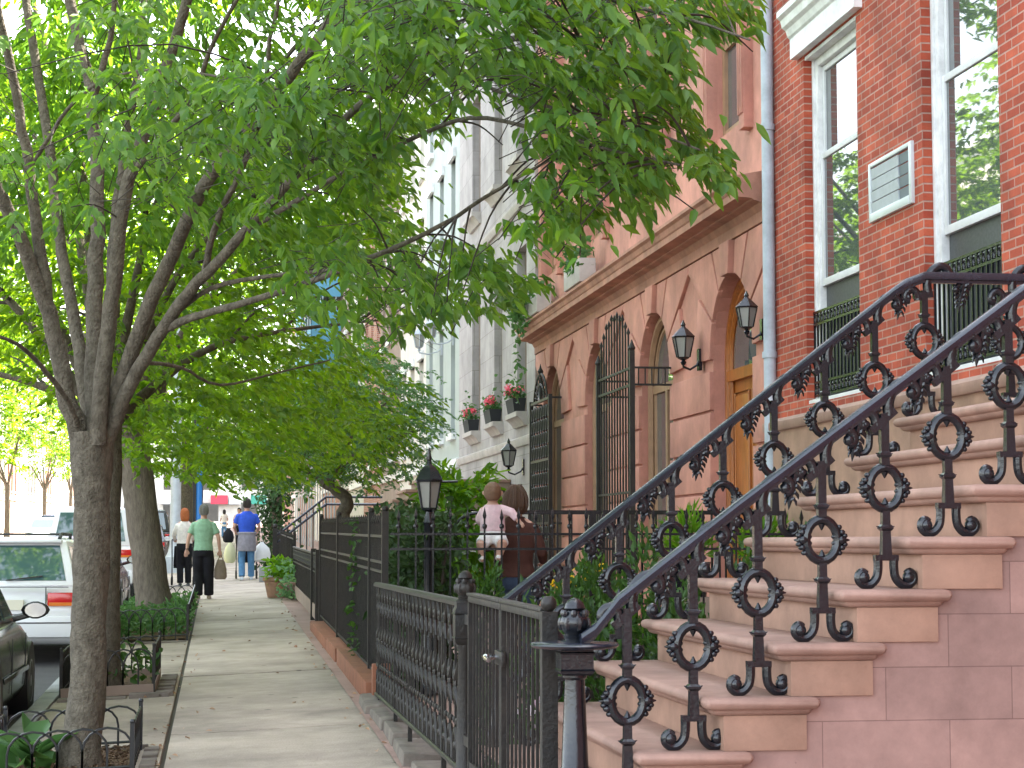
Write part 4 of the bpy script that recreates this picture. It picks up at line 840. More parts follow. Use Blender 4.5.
S.view_settings.view_transform = 'Standard'; S.view_settings.look = 'None'; S.view_settings.exposure = 3.05; S.view_settings.gamma = 1; S.view_settings.use_curve_mapping = False
S.cycles.use_denoising = True; S.cycles.max_bounces = 8; S.cycles.diffuse_bounces = 4; S.cycles.transparent_max_bounces = 4
# ------------------------------------------------------------------ trees
def smooth_path(P, sub=4):
    out = []; m = len(P)
    for i in range(m-1):
        p0, p1, p2, p3 = P[max(0, i-1)], P[i], P[i+1], P[min(m-1, i+2)]
        for s in range(sub):
            t = s/sub; out.append(.5*((2*p1)+(p2-p0)*t+(2*p0-5*p1+4*p2-p3)*t*t+(3*p1-p0-3*p2+p3)*t**3))
    out.append(P[-1]); return out
def limb(par, pts, r0, r1, n=8, name='limb', m='bark'):
    P = smooth_path([Vector(p) for p in pts], 4); k = len(P); b = MB()
    P = [p+Vector((random.gauss(0, .15*r1+.002), random.gauss(0, .15*r1+.002), 0)) if 0 < i < k-1 else p for i, p in enumerate(P)]
    b.tube(P, [lerp(r0, r1, (i/(k-1))**.8) for i in range(k)], n); o = b.bw(name, m, par, ang=80); return P
# the boughs stop short of the house fronts: keep the crowns pruned clear of them
EXCL = [([(775,-20),(758,10),(748,34),(728,44),(698,44),(686,88),(694,120),(726,150),(738,180),(712,184),(700,170),(664,176),(660,216),(608,214),(580,224),(556,256),(548,285),(518,288),(500,318),(472,306),(445,318),(450,420),(700,420),(1100,420),(1100,-20)], .97),
        ([(408,128),(452,130),(476,92),(526,100),(536,140),(552,160),(522,182),(470,208),(432,226),(404,212)], .82),
        ([(296, 280), (346, 272), (350, 332), (300, 338)], .62)]
def crown(par, arrs, m, name='crown'):
    pos, ax, nr, L, W = [np.concatenate([a[i] for a in arrs]) for i in range(5)]
    ok = ~((pos[:, 0] > 5.0) & (pos[:, 2] < 13)); px, py, d = projn(pos)
    for poly, pr_ in EXCL: ok &= ~(in_poly(px+RNG.normal(0, 5, len(px)), py+RNG.normal(0, 5, len(px)), poly) & (RNG.uniform(0, 1, len(px)) < pr_) & (d > 0))
    pos, ax, nr, L, W = pos[ok], ax[ok], nr[ok], L[ok], W[ok]
    o = leaf_mesh(name, pos, ax, nr, L, W, m); o.parent = par; o.matrix_parent_inverse = Matrix.Translation(-par.location); return o
def unproj(px, py, Y):
    r = cF[None, :]+((px-512)/FPX)[:, None]*cR+((384-py)/FPX)[:, None]*cU; t = Y/r[:, 1]; return r*t[:, None]+np.array([0, 0, EYE])
def sample_poly(poly, n, Yf, noise=14):
    P = np.array(poly, float); lo, hi = P.min(0), P.max(0); out = []
    while sum(map(len, out)) < n:
        q = RNG.uniform(lo, hi, (n*2, 2)); jx = q+RNG.normal(0, noise, q.shape); q = q[in_poly(jx[:, 0], jx[:, 1], poly)]; out.append(q)
    q = np.concatenate(out)[:n]; return unproj(q[:, 0], q[:, 1], Yf(n))
def outward(P, c, up=.1, jit=.35):
    d = P-np.array([c[0], c[1], 0]); d[:, 2] = 0; d = norm(d); d += RNG.normal(0, jit, d.shape); d[:, 2] = up+RNG.normal(0, .15, len(d)); return norm(d)
def spray_set(P, c, nl, length, droop, L, W, hang=.6, up=.1, jit=.35, shift=.5):
    D = outward(P.copy(), c, up, jit); return sprays(P-D*length*shift+np.array([0, 0, droop*length*.3]), D, nl, length, droop, L, W, hang), D
def twigs(par, P, D, length, droop, r=.005, m='twig'):
    b = MB()
    def free(q):
        u, v = proj(q); return not any(in_poly(np.array([u]), np.array([v]), e[0])[0] for e in EXCL)
    for p, d in zip(P, D):
        e_ = np.array(p)+np.array(d)*length-np.array([0, 0, droop*length])
        if not (free(e_) and free(p)): continue
        p = Vector(p); d = Vector(d); pts = [p+d*length*t-Vector((0, 0, droop*length*t*t)) for t in (-.6, 0, .5, 1)]; b.tube(pts, [r*1.5, r*1.2, r, r*.4], 3, cap=False)
    return b.bw('twigs', m, par, smooth=False)

A1 = [(330,-60),(765,-60),(765,20),(742,52),(700,48),(690,90),(696,128),(722,138),(742,185),(708,190),(697,172),(668,180),(668,222),(612,218),(584,228),(562,262),(548,240),(515,205),(528,185),(562,160),(540,140),(528,97),(478,85),(420,70),(330,100)]
A2 = [(-120,-60),(430,-60),(430,75),(468,88),(455,122),(418,112),(395,185),(415,225),(380,250),(300,262),(200,240),(100,230),(-120,300)]
A3 = [(290,255),(420,250),(430,228),(475,243),(520,258),(545,290),(518,292),(500,328),(470,308),(420,318),(380,325),(300,325)]
# --- the big tree in front
t1b = Vector((-.86, 13.15, gz(-.86, 13.15)))
t1 = thing('street_tree', 'big many-limbed street tree nearest the camera, leaning its leafy boughs over the sidewalk', 'tree', t1b, 0, 'street trees along the kerb')
b = MB(); F0 = at(91, 432, 13.1)
path = [t1b+Vector((0, 0, -.06)), t1b+Vector((0.0, 0, .10)), at(87, 690, 13.15), at(90, 600, 13.12), at(92, 520, 13.1), at(92, 460, 13.1), F0]
P = smooth_path(path, 5); k = len(P); rs = []
for i, p in enumerate(P): h = p.z-t1b.z; rs.append(.112+.045*math.exp(-max(h, 0)*6)+.024*max(0, (h-1.6))/.6)
b.tube(P, rs, 18); b.v = [(x+.012*sin(9*z+5*atan2(y-13.1, x+.85)), y+.01*cos(7*z), z) for x, y, z in b.v]
b.bw('trunk', 'bark', t1, ang=80)
def pl_(pts): return [at(*p) for p in pts]
limbs = [
 ([(84,450,13.1),(70,405,13.05),(56,345,13),(38,280,12.9),(8,210,12.7),(-40,130,12.5),(-90,40,12.2)], .085, .035),
 ([(52,335,13),(42,260,12.9),(30,170,12.8),(15,90,12.7),(-5,0,12.5),(-30,-120,12.2)], .055, .025),
 ([(92,448,13.1),(94,370,13.15),(95,280,13.2),(96,190,13.3),(92,100,13.4),(70,0,13.5),(50,-130,13.6)], .082, .035),
 ([(92,440,13.2),(80,350,13.4),(62,255,13.6),(50,150,13.8),(32,40,14),(20,-80,14.2)], .06, .03),
 ([(98,445,13.0),(105,350,12.9),(116,260,12.8),(128,180,12.7),(158,95,12.6),(186,0,12.4),(215,-120,12.2)], .07, .032),
 ([(101,442,13.2),(108,340,13.3),(112,250,13.5),(125,150,13.7),(140,50,13.9),(150,-60,14)], .05, .025),
 ([(102,448,13.1),(118,390,13.0),(148,310,12.7),(172,255,12.4),(202,190,12.0),(246,132,11.6),(300,62,11.1),(345,0,10.7),(400,-90,10.2)], .070, .03),
 ([(107,440,13.1),(130,385,12.9),(165,325,12.6),(195,285,12.3),(222,258,12.0),(262,212,11.6),(310,160,11.1),(360,105,10.6),(430,62,9.9),(500,40,9.3),(580,40,8.8)], .062, .012),
 ([(160,332,12.7),(190,318,12.4),(236,305,12.0),(300,285,11.5),(370,258,10.9),(440,226,10.3),(500,188,9.8),(553,158,9.4)], .036, .007),
 ([(170,318,12.6),(212,288,12.3),(270,276,11.9),(330,270,11.4),(362,258,11.1),(400,250,10.8)], .024, .006),
 ([(77,425,13.0),(66,398,12.8),(40,365,12.5),(18,345,12.2),(-4,336,12.0),(-40,330,11.6)], .026, .010),
 ([(118,395,13.2),(140,365,13.4),(182,368,13.8),(220,385,14.2),(280,372,14.8),(330,360,15.4)], .022, .006),
 ([(205,270,12.2),(215,225,12.0),(240,172,11.8),(262,110,11.5),(270,40,11.2),(290,-60,11)], .028, .012),
 ([(246,230,11.8),(290,205,11.4),(345,172,10.9),(410,140,10.3),(470,118,9.8),(540,130,9.2),(610,150,8.7),(680,165,8.3)], .026, .006),
 ([(128,180,12.7),(150,150,12.4),(190,100,12.1),(215,40,11.8),(260,-40,11.4)], .03, .012),
 ([(30,170,12.8),(60,120,12.5),(95,85,12.3),(150,70,12),(240,80,11.4),(320,100,10.8)], .018, .006),
 ([(92,100,13.4),(110,40,13.2),(118,-40,13)], .035, .015),
 ([(430,62,9.9),(500,92,9.4),(570,112,8.9),(640,128,8.5),(700,150,8.2)], .014, .005),
 ([(430,-60,9.9),(520,-30,9.3),(610,0,8.8),(690,20,8.4),(750,40,8.1)], .02, .005),
]
skel = []
for pts, r0, r1 in limbs: skel += limb(t1, pl_(pts), r0*.86, r1*.9, 9 if r0 > .03 else 6)
sets = []; TP = []; TD = []
def add(poly, n, ya, yb, nl, length, droop, L, W, hang=.6, up=.05, jit=.35, tw=True, noise=12):
    P = sample_poly(poly, n, lambda k: RNG.uniform(ya, yb, k), noise); s, D = spray_set(P, (-.86, 13.1), nl, length, droop, L, W, hang, up, jit); sets.append(s)
    if tw: TP.extend(P-D*length*.5); TD.extend(D)
add(A1, 370, 7.9, 10.2, 16, .42, .5, .115, .040, .95)
add(A3, 105, 9.4, 12.0, 15, .42, .45, .11, .038, .9)
add(A2, 115, 9.4, 12.3, 16, .45, .4, .11, .038, .8)
add(A2, 790, 13.6, 17.6, 18, .55, .4, .125, .045, .6, tw=False)
add([(85,75),(250,60),(410,125),(430,170),(330,175),(200,165),(85,175)], 75, 9.2, 10.6, 15, .45, .45, .12, .042, .9)
# the unseen upper crown, which shades the sidewalk
n = 480; u, _ = blob_points(n*3, (-.6, 12.2, 7.4), (4.6, 5.6, 3.0), shell=.25); px, py, d = projn(u); keep = ~((d > 0) & (px > -40) & (px < 1064) & (py > -10)) & (u[:, 0] < 4.6); u = u[keep][:n]
s, D = spray_set(u, (-.86, 13.1), 16, .6, .35, .14, .055, .5); sets.append(s)
crown(t1, sets, 'leaf1'); twigs(t1, TP, TD, .42, .42, .0022)
sk = np.array([list(p) for p in skel]); b = MB(); idx = RNG.choice(len(TP), 100, replace=False)
for i in idx:
    p = Vector(TP[i]); dd = np.linalg.norm(sk-np.array(p), axis=1)+np.where(sk[:, 2] > p.z+.6, .4, 0); j = int(np.argmin(dd)); q = Vector(sk[j])
    if dd[j] < 2.2: mid = (p+q)/2+Vector((0, 0, .12*(p-q).length)); b.tube(smooth_path([q, mid, p], 4), [lerp(.007, .003, k/8) for k in range(9)], 5)
b.bw('branchlets', 'twig', t1, ang=80)

def back_tree(label, x, y, r, hfork, sets, m, nl=9, spread=2.6, htop=8.5, lean=0, bark='bark', seed=1, group='street trees along the kerb', name='street_tree', base=None):
    rnd = random.Random(seed); z0 = gz(x, y) if base is None else base; t = thing(name, label, 'tree', (x, y, z0), 0, group)
    b = MB(); top = Vector((x+lean, y, z0+hfork)); P = smooth_path([Vector((x, y, z0-.06)), Vector((x, y, z0+.15)), Vector((x+lean*.35, y, z0+hfork*.4)), top], 5)
    b.tube(P, [r*(1+.55*math.exp(-(p.z-z0)*4)) for p in P], 14); b.v = [(a+.05*r*sin(9*c+5*e), e+.05*r*cos(8*c), c) for a, e, c in b.v]; b.bw('trunk', bark, t, ang=80)
    for i in range(nl):
        a = 2*pi*i/nl+rnd.uniform(-.3, .3); h = rnd.uniform(.65, 1); e = Vector((x+lean+cos(a)*spread*rnd.uniform(.6, 1.1), y+sin(a)*spread*1.2*rnd.uniform(.6, 1.1), z0+lerp(hfork+1.0, htop, rnd.random())))
        if e.x > 4.2: e.x = 4.2
        md = top.lerp(e, .5)+Vector((0, 0, .25*(e.z-top.z)*.5+.15)); Q = limb(t, [top-Vector((0, 0, .2*h)), top.lerp(md, .5)+Vector((0, 0, .1)), md, e], r*.5, r*.08, 7, m=bark)
        for _ in range(3):
            q = Q[rnd.randrange(5, len(Q)-1)]; a2 = a+rnd.uniform(-1, 1); e2 = q+Vector((cos(a2), sin(a2), rnd.uniform(-.2, .6)))*spread*rnd.uniform(.35, .6)
            if e2.x < 4.4: limb(t, [q, q.lerp(e2, .5)+Vector((0, 0, .12)), e2], r*.15, r*.03, 5, m='twig')
    if sets: crown(t, sets, m)
    return t
B = [(-120,60),(420,60),(410,120),(385,200),(400,235),(330,270),(300,290),(300,330),(350,338),(372,372),(350,420),(335,455),(260,474),(190,480),(130,478),(120,440),(108,400),(60,396),(30,372),(-120,345)]
B3 = [(-120,120),(420,140),(385,200),(395,235),(330,275),(296,295),(300,335),(360,340),(380,372),(430,405),(432,425),(400,440),(330,470),(260,482),(135,482),(125,440),(110,410),(70,402),(40,385),(0,380),(-120,360)]
B3r = [(230,395),(330,385),(405,405),(430,430),(400,452),(350,478),(240,480)]
def ysamp(a, c): return lambda n: RNG.uniform(a, c, n)
def over(c, r, n, nl, length, L, W, hang=.4):        # upper crown outside the frame
    u, _ = blob_points(n*3, c, r, shell=.35); px, py, d = projn(u); k = ~((px > -60) & (px < 1064) & (py > -10)) & (u[:, 0] < 4.4); u = u[k][:n]
    return spray_set(u, c, nl, length, .35, L, W, hang)[0]
s2 = [spray_set(sample_poly(B, 1150, ysamp(16.5, 24)), (-.92, 18.8), 18, .6, .4, .12, .053, .5)[0], over((-.6, 19.5, 8), (4.4, 5, 3.2), 520, 16, .7, .17, .07)]
back_tree('second street tree, its dark trunk half hidden right behind the nearest one', -1.04, 18.9, .135, 2.6, s2, 'leaf2', 10, 2.8, 8.5, .0, 'bark', 3)
s3 = [spray_set(sample_poly(B3, 1300, ysamp(25.5, 38)), (-1.15, 31.5), 22, .8, .4, .13, .06, .5)[0], spray_set(sample_poly(B3r, 170, ysamp(24, 31)), (-1.15, 31.5), 24, .7, .5, .105, .045, .6)[0], over((-.6, 31.5, 9.3), (4.8, 7, 4.2), 900, 18, .9, .22, .09)]
back_tree('third street tree with a thick pale leaning trunk inside the ivy bed', -.94, 30.6, .25, 2.75, s3, 'leaf2', 11, 3.2, 9, -.38, 'bark2', 5)
B4 = [(-120,200),(300,200),(290,300),(262,420),(262,478),(130,484),(120,460),(112,415),(20,388),(-120,380)]
for i, (x, y, lab) in enumerate(((-1.2, 75, 'fourth street tree, dark trunk just right of the grey lamp post'), (-1.15, 96, 'fifth street tree, behind the walking couple'), (-1.15, 122, 'most distant street tree at the end of the sidewalk'))):
    f = (y/52)**.5; ss = [spray_set(sample_poly(B4, int(620/f), ysamp(y-9, y+10)), (x, y), 20, 1.2, .4, .20*f, .09*f, .45)[0]]
    c = (x, y, gz(x, y)+8.5); u, _ = blob_points(260, c, (4.6, 6.2, 3.6), shell=.3); u = u[u[:, 0] < 4.2]; ss.append(spray_set(u, c, 20, 1.2, .35, .26, .12, .4)[0])
    back_tree(lab, x, y, .22, 3.4, ss, 'leaf2', 7, 3.0, 9.5, 0, 'bark', 20+i)
# trees across the street, in the sun
yy = 40; i = 0
while yy < 250:
    z0 = rz(yy)+.15; near = yy < 96; c = np.array([-12.3, yy, z0+(9.0 if near else 8.2)]); n = 620 if near else 170
    u, _ = blob_points(n, c, (3.6, 5.6, 6.4 if near else 3.4), shell=.3); ss = [spray_set(u, c, 16, 1.3, .4, .30, .15, .4)[0]]
    if yy > 95: u, _ = blob_points(26, c-np.array([0, 0, 3.0]), (3.2, 4.5, 1.3), shell=.3); ss.append(spray_set(u, c, 14, 1.2, .5, .28, .14, .5)[0])
    back_tree('sunlit pale green tree on the far side of the street', -12.3, yy, .15, 3.2, ss, 'leaf2', 6, 2.8, 10, 0, 'bark2', 50+i, group='trees on the far side of the street', base=z0); yy += 13.5 if yy < 90 else 25; i += 1
# small tree in the front yard beyond the tall fence
C = [(238,470),(262,420),(290,368),(335,340),(385,352),(425,392),(445,400),(442,428),(424,440),(425,462),(390,478),(345,486),(300,490),(262,494)]
Yt = 29.0; pb = at(348, 575, Yt); pb.z = yz(Yt)
ty = thing('yard_tree', 'small blue-green tree with a crooked dark trunk in the front yard behind the tall fence', 'tree', pb)
P0 = limb(ty, [pb, at(350, 540, Yt), at(343, 517, Yt), at(347, 502, Yt), at(335, 489, Yt), at(322, 482, Yt)], .14, .075, 9, 'trunk')
for q in ((290,450,29.5),(310,400,30),(345,370,29.5),(390,400,28.5),(420,430,28),(370,455,28),(270,470,30)):
    e = at(*q); limb(ty, [P0[-1]-(P0[-1]-P0[-4])*.5, P0[-1].lerp(e, .5)+Vector((0, 0, .15)), e], .05, .012, 6)
ss = [spray_set(sample_poly(C, 560, ysamp(27.2, 32)), (1.9, 29), 24, .5, .35, .085, .034, .4)[0]]
crown(ty, ss, 'leaf7')

# ------------------------------------------------------------------ shrubs and beds
def bed(name, label, cat, pts, ax, L, W, m, stuff=False, group=None):
    n = len(pts); o = leaf_mesh(name, np.asarray(pts), ax, RNG.normal(0, .5, (n, 3))+[0, 0, 1], L*RNG.uniform(.6, 1.2, n), W*RNG.uniform(.7, 1.2, n), m); tag(o, label, cat, group)
    if stuff: o['kind'] = 'stuff'
    return o
hg = thing('hedge', 'dark green clipped hedge behind the tall picket fence', 'hedge', (1.95, 18.6, yz(18)))
n = 9500; p = np.column_stack([RNG.uniform(1.52, 2.14, n), RNG.uniform(17.0, 20.6, n), RNG.uniform(.35, 1.86, n)]); sel = (RNG.uniform(0, 1, n) < .35) | (p[:, 0] < 1.7) | (p[:, 1] < 17.3) | (p[:, 2] > 1.68); p = p[sel]; n = len(p)
p[:, 2] += .07*np.sin(p[:, 0]*6+p[:, 1]*4)
p += RNG.normal(0, .05, p.shape); o = leaf_mesh('foliage', p, RNG.normal(0, 1, (n, 3))+[-.3, -.3, .6], RNG.normal(0, .7, (n, 3))+[-.3, -.3, .8], RNG.uniform(.06, .11, n), RNG.uniform(.035, .06, n), 'leaf5'); o.parent = hg; o.matrix_parent_inverse = Matrix.Translation(-hg.location)
b = MB()
for i in range(14): x, y = 1.7+.5*random.random(), 17.1+.25*i; b.tube([(x, y, yz(y)), (x+.05, y, 1.0), (x+random.uniform(-.2, .2), y, 1.8)], [.025, .018, .006], 5)
b.bw('stem', 'twig', hg)
shrub('fern_shrub', 'bright yellow-green shrub with long drooping leaves below the grey wall lantern', 'shrub', (3.15, 26.6, 1.66), (.66, .6, 1.0), 2300, 'leaf4', .20, .07, hang=.9, shell=.4, up=.2)
GS = 'small evergreen shrubs in the front yard behind the stoop'
for x, y, r, zt, lab in ((1.93, 14.2, .17, 1.46, 'narrow evergreen shrub in front of the woman, left of the stoop railing'), (2.56, 13.5, .28, 1.50, 'bushy evergreen shrub just right of the woman, behind the spear fence'), (2.66, 12.2, .22, 1.58, 'upright columnar evergreen with bright tips, seen through the far railing'), (3.15, 13.6, .25, 1.32, 'rounded evergreen shrub behind the far railing near the brownstone door'),
                         (1.75, 10.9, .30, 1.02, 'low boxwood nearest the gate, behind the foot of the stoop'), (2.12, 10.7, .30, 1.22, 'second boxwood from the gate behind the stoop'), (2.52, 10.6, .30, 1.34, 'third boxwood from the gate behind the stoop'), (2.95, 10.6, .32, 1.5, 'fourth boxwood from the gate behind the stoop'), (3.4, 10.7, .30, 1.62, 'tallest boxwood furthest from the gate behind the stoop')):
    z0 = yz(y); h = (zt-z0)/2; shrub('evergreen_shrub', lab, 'shrub', (x, y, z0+h), (r, r, h), int(2600*r*h*4), 'leaf6', .065, .03, GS, shell=.55)
for x, y, lab in ((4.28, 17.7, 'tuft of light green ferns before the brownstone between door and window'), (4.85, 17.2, 'tuft of light green ferns in front of the arched oak door')):
    shrub('fern', lab, 'plant', (x, y, 1.62), (.24, .24, .24), 520, 'leaf4', .13, .025, 'ferns in front of the brownstone', shell=.05, up=.8)
    MB().lathe((x, y, 1.12), [(.16, 0), (.2, .3), (.21, .32), (.17, .32)], 14).build('fern_pot', 'iron'); tag(bpy.context.scene.objects[-1] if False else COL.objects[-1], 'black pot under the '+lab.split(' before')[0].split(' in front')[0]+(' by the window' if x < 4.5 else ' by the oak door'), 'pot', 'pots of the light green ferns')
    MB().box(x-.2, x+.2, y-.2, y+.2, .3, 1.118).build('plant_stand', 'taupe'); tag(COL.objects[-1], 'plain plinth under the black fern pot '+('by the window' if x < 4.5 else 'by the oak door'), 'plinth', 'plinths of the fern pots')
for x, y, z, m, lab in ((2.66, 15.3, 1.42, 'yellow', 'clump of yellow flowers near the woman behind the spear fence'), (2.98, 15.6, 1.52, 'yellow', 'clump of yellow flowers seen just above the far handrail'), (1.66, 10.2, .86, 'whitepetal', 'white and pink flowers behind the gate bars')):
    t = thing('flower_clump', lab, 'flowers', (x, y, yz(y))); n = 28
    p = np.column_stack([RNG.normal(x, .08, n), RNG.normal(y, .08, n), z-.1+RNG.normal(0, .03, n)]); o = leaf_mesh('flowers', p, RNG.normal(0, 1, (n, 3)), RNG.normal(0, 1, (n, 3)), np.full(n, .05), np.full(n, .045), m); o.parent = t; o.matrix_parent_inverse = Matrix.Translation(-t.location)
    n = 500; p = np.column_stack([RNG.normal(x, .16, n), RNG.normal(y, .16, n), RNG.uniform(yz(y), z-.13, n)]); o = leaf_mesh('leaves', p, RNG.normal(0, .6, (n, 3))+[0, 0, 1], RNG.normal(0, 1, (n, 3)), RNG.uniform(.06, .13, n), RNG.uniform(.03, .05, n), 'leaf6'); o.parent = t; o.matrix_parent_inverse = Matrix.Translation(-t.location)
n = 260; cy = RNG.uniform(19.2, 20.4, n); p = np.column_stack([RNG.normal(1.345, .02, n), 19.8+RNG.normal(0, .3, n), RNG.uniform(.45, 1.85, n)])
cy = None; p = p[:90]; n = 90
bed('ivy', 'sprig of ivy climbing through the tall picket fence', 'ivy', p, RNG.normal(0, 1, (n, 3))+[-.6, 0, -.4], .07, .05, 'leaf6')
vs = thing('vine_column', 'brownish green vine on the distant gatepost beside the man in blue', 'vine', (1.5, 52, gz(1.4, 52)))
b = MB(); b.box(1.35, 1.65, 51.85, 52.15, gz(1.4, 52)-.1, 3.0); b.bw('pillar', 'taupe', vs)
n = 1500; p = np.column_stack([RNG.normal(1.45, .22, n), RNG.normal(51.9, .22, n), RNG.uniform(.9, 3.3, n)]); o = leaf_mesh('foliage', p, RNG.normal(0, 1, (n, 3))+[0, 0, -.4], RNG.normal(0, 1, (n, 3))+[0, -.5, .5], RNG.uniform(.1, .17, n), RNG.uniform(.06, .1, n), 'leaf5'); o.parent = vs; o.matrix_parent_inverse = Matrix.Translation(-vs.location)
# tree guards
def hoops(t, a, c, h, w, m, name='hoop_side', double=False, step=None):
    a = Vector(a); c = Vector(c); L = (c-a).length; d = (c-a)/L; n = max(1, round(L/(w/2))); b = MB()
    for i in range(n-1):
        s = a+d*L*i/n; q = [s]+[s+Vector((0, 0, h*.55))]+[s+d*(L/n)*(1-cos(pi*k/8))+Vector((0, 0, h*.55+h*.45*sin(pi*k/8))) for k in range(1, 8)]+[s+d*2*L/n+Vector((0, 0, h*.55)), s+d*2*L/n]; b.tube(q, .0085, 5)
    b.tube([a+Vector((0, 0, .05)), c+Vector((0, 0, .05))], .009, 4)
    o = b.bw(name, m, t)
    return o
def guard(label, x0, x1, y0, y1, h, m, w=.17, board=None):
    t = thing('tree_guard', label, 'tree guard', ((x0+x1)/2, (y0+y1)/2, gz((x0+x1)/2, (y0+y1)/2)), 0, 'low iron guards round the tree pits')
    c = [(x0, y0), (x1, y0), (x1, y1), (x0, y1)]; v = [Vector((x, y, gz(x, y)+.015)) for x, y in c]
    for i in range(4):
        if i == 3 and y1-y0 > 4: continue
        hoops(t, v[i], v[(i+1) % 4], h, w, m)
    for p in v:
        b = MB(); b.box(p.x-.014, p.x+.014, p.y-.014, p.y+.014, p.z-.05, p.z+h+.02); b.ball((p.x, p.y, p.z+h+.03), .018, 6, 5); b.bw('post', m, t)
    if board:
        for i in range(3): a, e = v[i], v[(i+1) % 4]; MB().bar(a+Vector((0, 0, .03)), e+Vector((0, 0, .03)), .03, .09).bw('base_board', board, t)
    return t
guard('low black hooped guard round the nearest tree, with mulch and broad leaves inside', -1.44, -.52, 12.72, 14.10, .30, 'guard_iron', .30)
guard('low guard on a rusty base board round the second tree', -1.40, -.57, 18.45, 20.3, .40, 'old_iron', .28, 'taupe')
guard('long hooped guard round the leafy bed of the third tree', -1.42, -.38, 25.9, 33.8, .40, 'guard_iron', .28)
for nm, x0, x1, y0, y1 in (('soil_bed', -1.42, -.54, 12.74, 14.08), ('soil_bed', -1.38, -.59, 18.5, 20.28), ('soil_bed', -1.4, -.4, 25.95, 33.75)):
    xs = [lerp(x0, x1, i/10) for i in range(11)]; ys = [lerp(y0, y1, i/14) for i in range(15)]
    sheet(nm, xs, ys, lambda x, y: gz(x, y)+.012+.02*random.random(), 'soil')
b = MB()
for x0, x1, y0, y1 in ((-.50, -.38, 12.6, 14.2), (-.55, -.38, 18.2, 20.5), (-1.42, -.40, 18.16, 18.40), (-1.42, -.36, 25.55, 25.85), (-1.42, -.45, 14.14, 14.26)):
    along = y1-y0 > x1-x0; q = (y0 if along else x0)
    while q < (y1 if along else x1)-.05:
        L = min(random.uniform(.22, .40), (y1 if along else x1)-q); bx = (x0, x1, q, q+L-.012) if along else (q, q+L-.012, y0, y1); z = gz(bx[0], bx[2]); e = random.uniform(.012, .035)
        b.hexa([(bx[0], bx[2], z-.1), (bx[1], bx[2], z-.1), (bx[1], bx[3], z-.1), (bx[0], bx[3], z-.1)], [(bx[0]+.008, bx[2]+.006, z+e), (bx[1]-.008, bx[2]+.006, z+e+.006), (bx[1]-.008, bx[3]-.006, z+e), (bx[0]+.008, bx[3]-.006, z+e-.004)]); q += L
tag(b.build('pit_edging', 'stone', bevel=.008), kind='structure')
n = 26; a = RNG.uniform(0, 2*pi, n); p = np.column_stack([-1.20+.06*np.cos(a), 13.1+.08*np.sin(a), gz(-1.2, 13.1)+RNG.uniform(.05, .2, n)])
bed('hosta', 'broad bluish green leaves of a plant beside the nearest trunk', 'plant', p, np.column_stack([np.cos(a), np.sin(a), RNG.uniform(.1, .9, n)]), .28, .15, 'leaf3')
n = 900; p = np.column_stack([RNG.uniform(-1.4, -.56, n), RNG.uniform(12.76, 14.06, n), np.zeros(n)]); p[:, 2] = [gz(x, y)+.03+.02*random.random() for x, y, _ in p]
o = bed('mulch', 'brown mulch and leaf litter round the nearest trunk', 'mulch', p, RNG.normal(0, 1, (n, 3))*[1, 1, .2], .05, .022, 'soil', True)
n = 190; p = np.column_stack([RNG.uniform(-1.3, -.55, n), RNG.uniform(18.55, 20.2, n), np.zeros(n)]); p[:, 2] = [gz(x, y)+RNG.uniform(.08, .36) for x, y, _ in p]
bed('ground_cover', 'loose leafy plants in the second tree pit', 'plants', p, RNG.normal(0, 1, (n, 3))+[0, 0, .3], .10, .06, 'leaf6', True)
n = 2600; p = np.column_stack([RNG.uniform(-1.4, -.36, n), RNG.uniform(26, 33.7, n), np.zeros(n)]); p[:, 2] = [gz(x, y)+RNG.uniform(.04, .30) for x, y, _ in p]
bed('ground_cover', 'dense low green ground cover in the bed of the third tree', 'ground cover', p, RNG.normal(0, 1, (n, 3))+[0, 0, .5], .10, .055, 'leaf3', True)
n = 170; yy_ = 9.5+RNG.uniform(0, 1, n)**1.3*26; side = RNG.uniform(0, 1, n) < .6; xx_ = np.where(side, RNG.normal(-.36, .10, n), RNG.normal(1.08, .10, n)); xx_ = np.where(RNG.uniform(0, 1, n) < .2, RNG.uniform(-.3, 1.1, n), xx_)
bed('leaf_litter', 'scattered fallen leaves and bits along the edges of the sidewalk', 'fallen leaves', np.column_stack([xx_, yy_, [gz(a, c)+.012 for a, c in zip(xx_, yy_)]]), RNG.normal(0, 1, (n, 3))*[1, 1, .08], .055, .03, 'tanwood', True)
# potted plant on the sidewalk
zp = gz(1.16, 36.6); pt = thing('flower_pot', 'round terracotta pot with a leafy plant on the sidewalk by the low fence', 'pot', (1.1, 36.6, zp))
b = MB(); b.lathe((1.1, 36.6, zp), [(.19, 0), (.255, .30), (.285, .31), (.285, .37), (.25, .37), (.24, .31)], 20); b.bw('pot', 'terracotta', pt)
n = 230; p = np.column_stack([RNG.normal(1.14, .13, n), RNG.normal(36.5, .15, n), zp+.36+RNG.uniform(0, .34, n)]); o = leaf_mesh('plant', p, RNG.normal(0, .8, (n, 3))+[0, 0, .3], RNG.normal(0, .5, (n, 3))+[0, -.3, 1], RNG.uniform(.09, .17, n), RNG.uniform(.05, .09, n), 'leaf4'); o.parent = pt; o.matrix_parent_inverse = Matrix.Translation(-pt.location)
n = 150; z1 = gz(1.3, 35.6); p = np.column_stack([RNG.normal(1.27, .10, n), RNG.normal(35.4, .3, n), z1+np.abs(RNG.normal(.25, .2, n))+.02])
bed('pale_leaved_plant', 'pale variegated plant spilling through the low fence beside the terracotta pot', 'plant', p, RNG.normal(0, .8, (n, 3))+[-.3, 0, .2], .13, .07, 'leaf7')
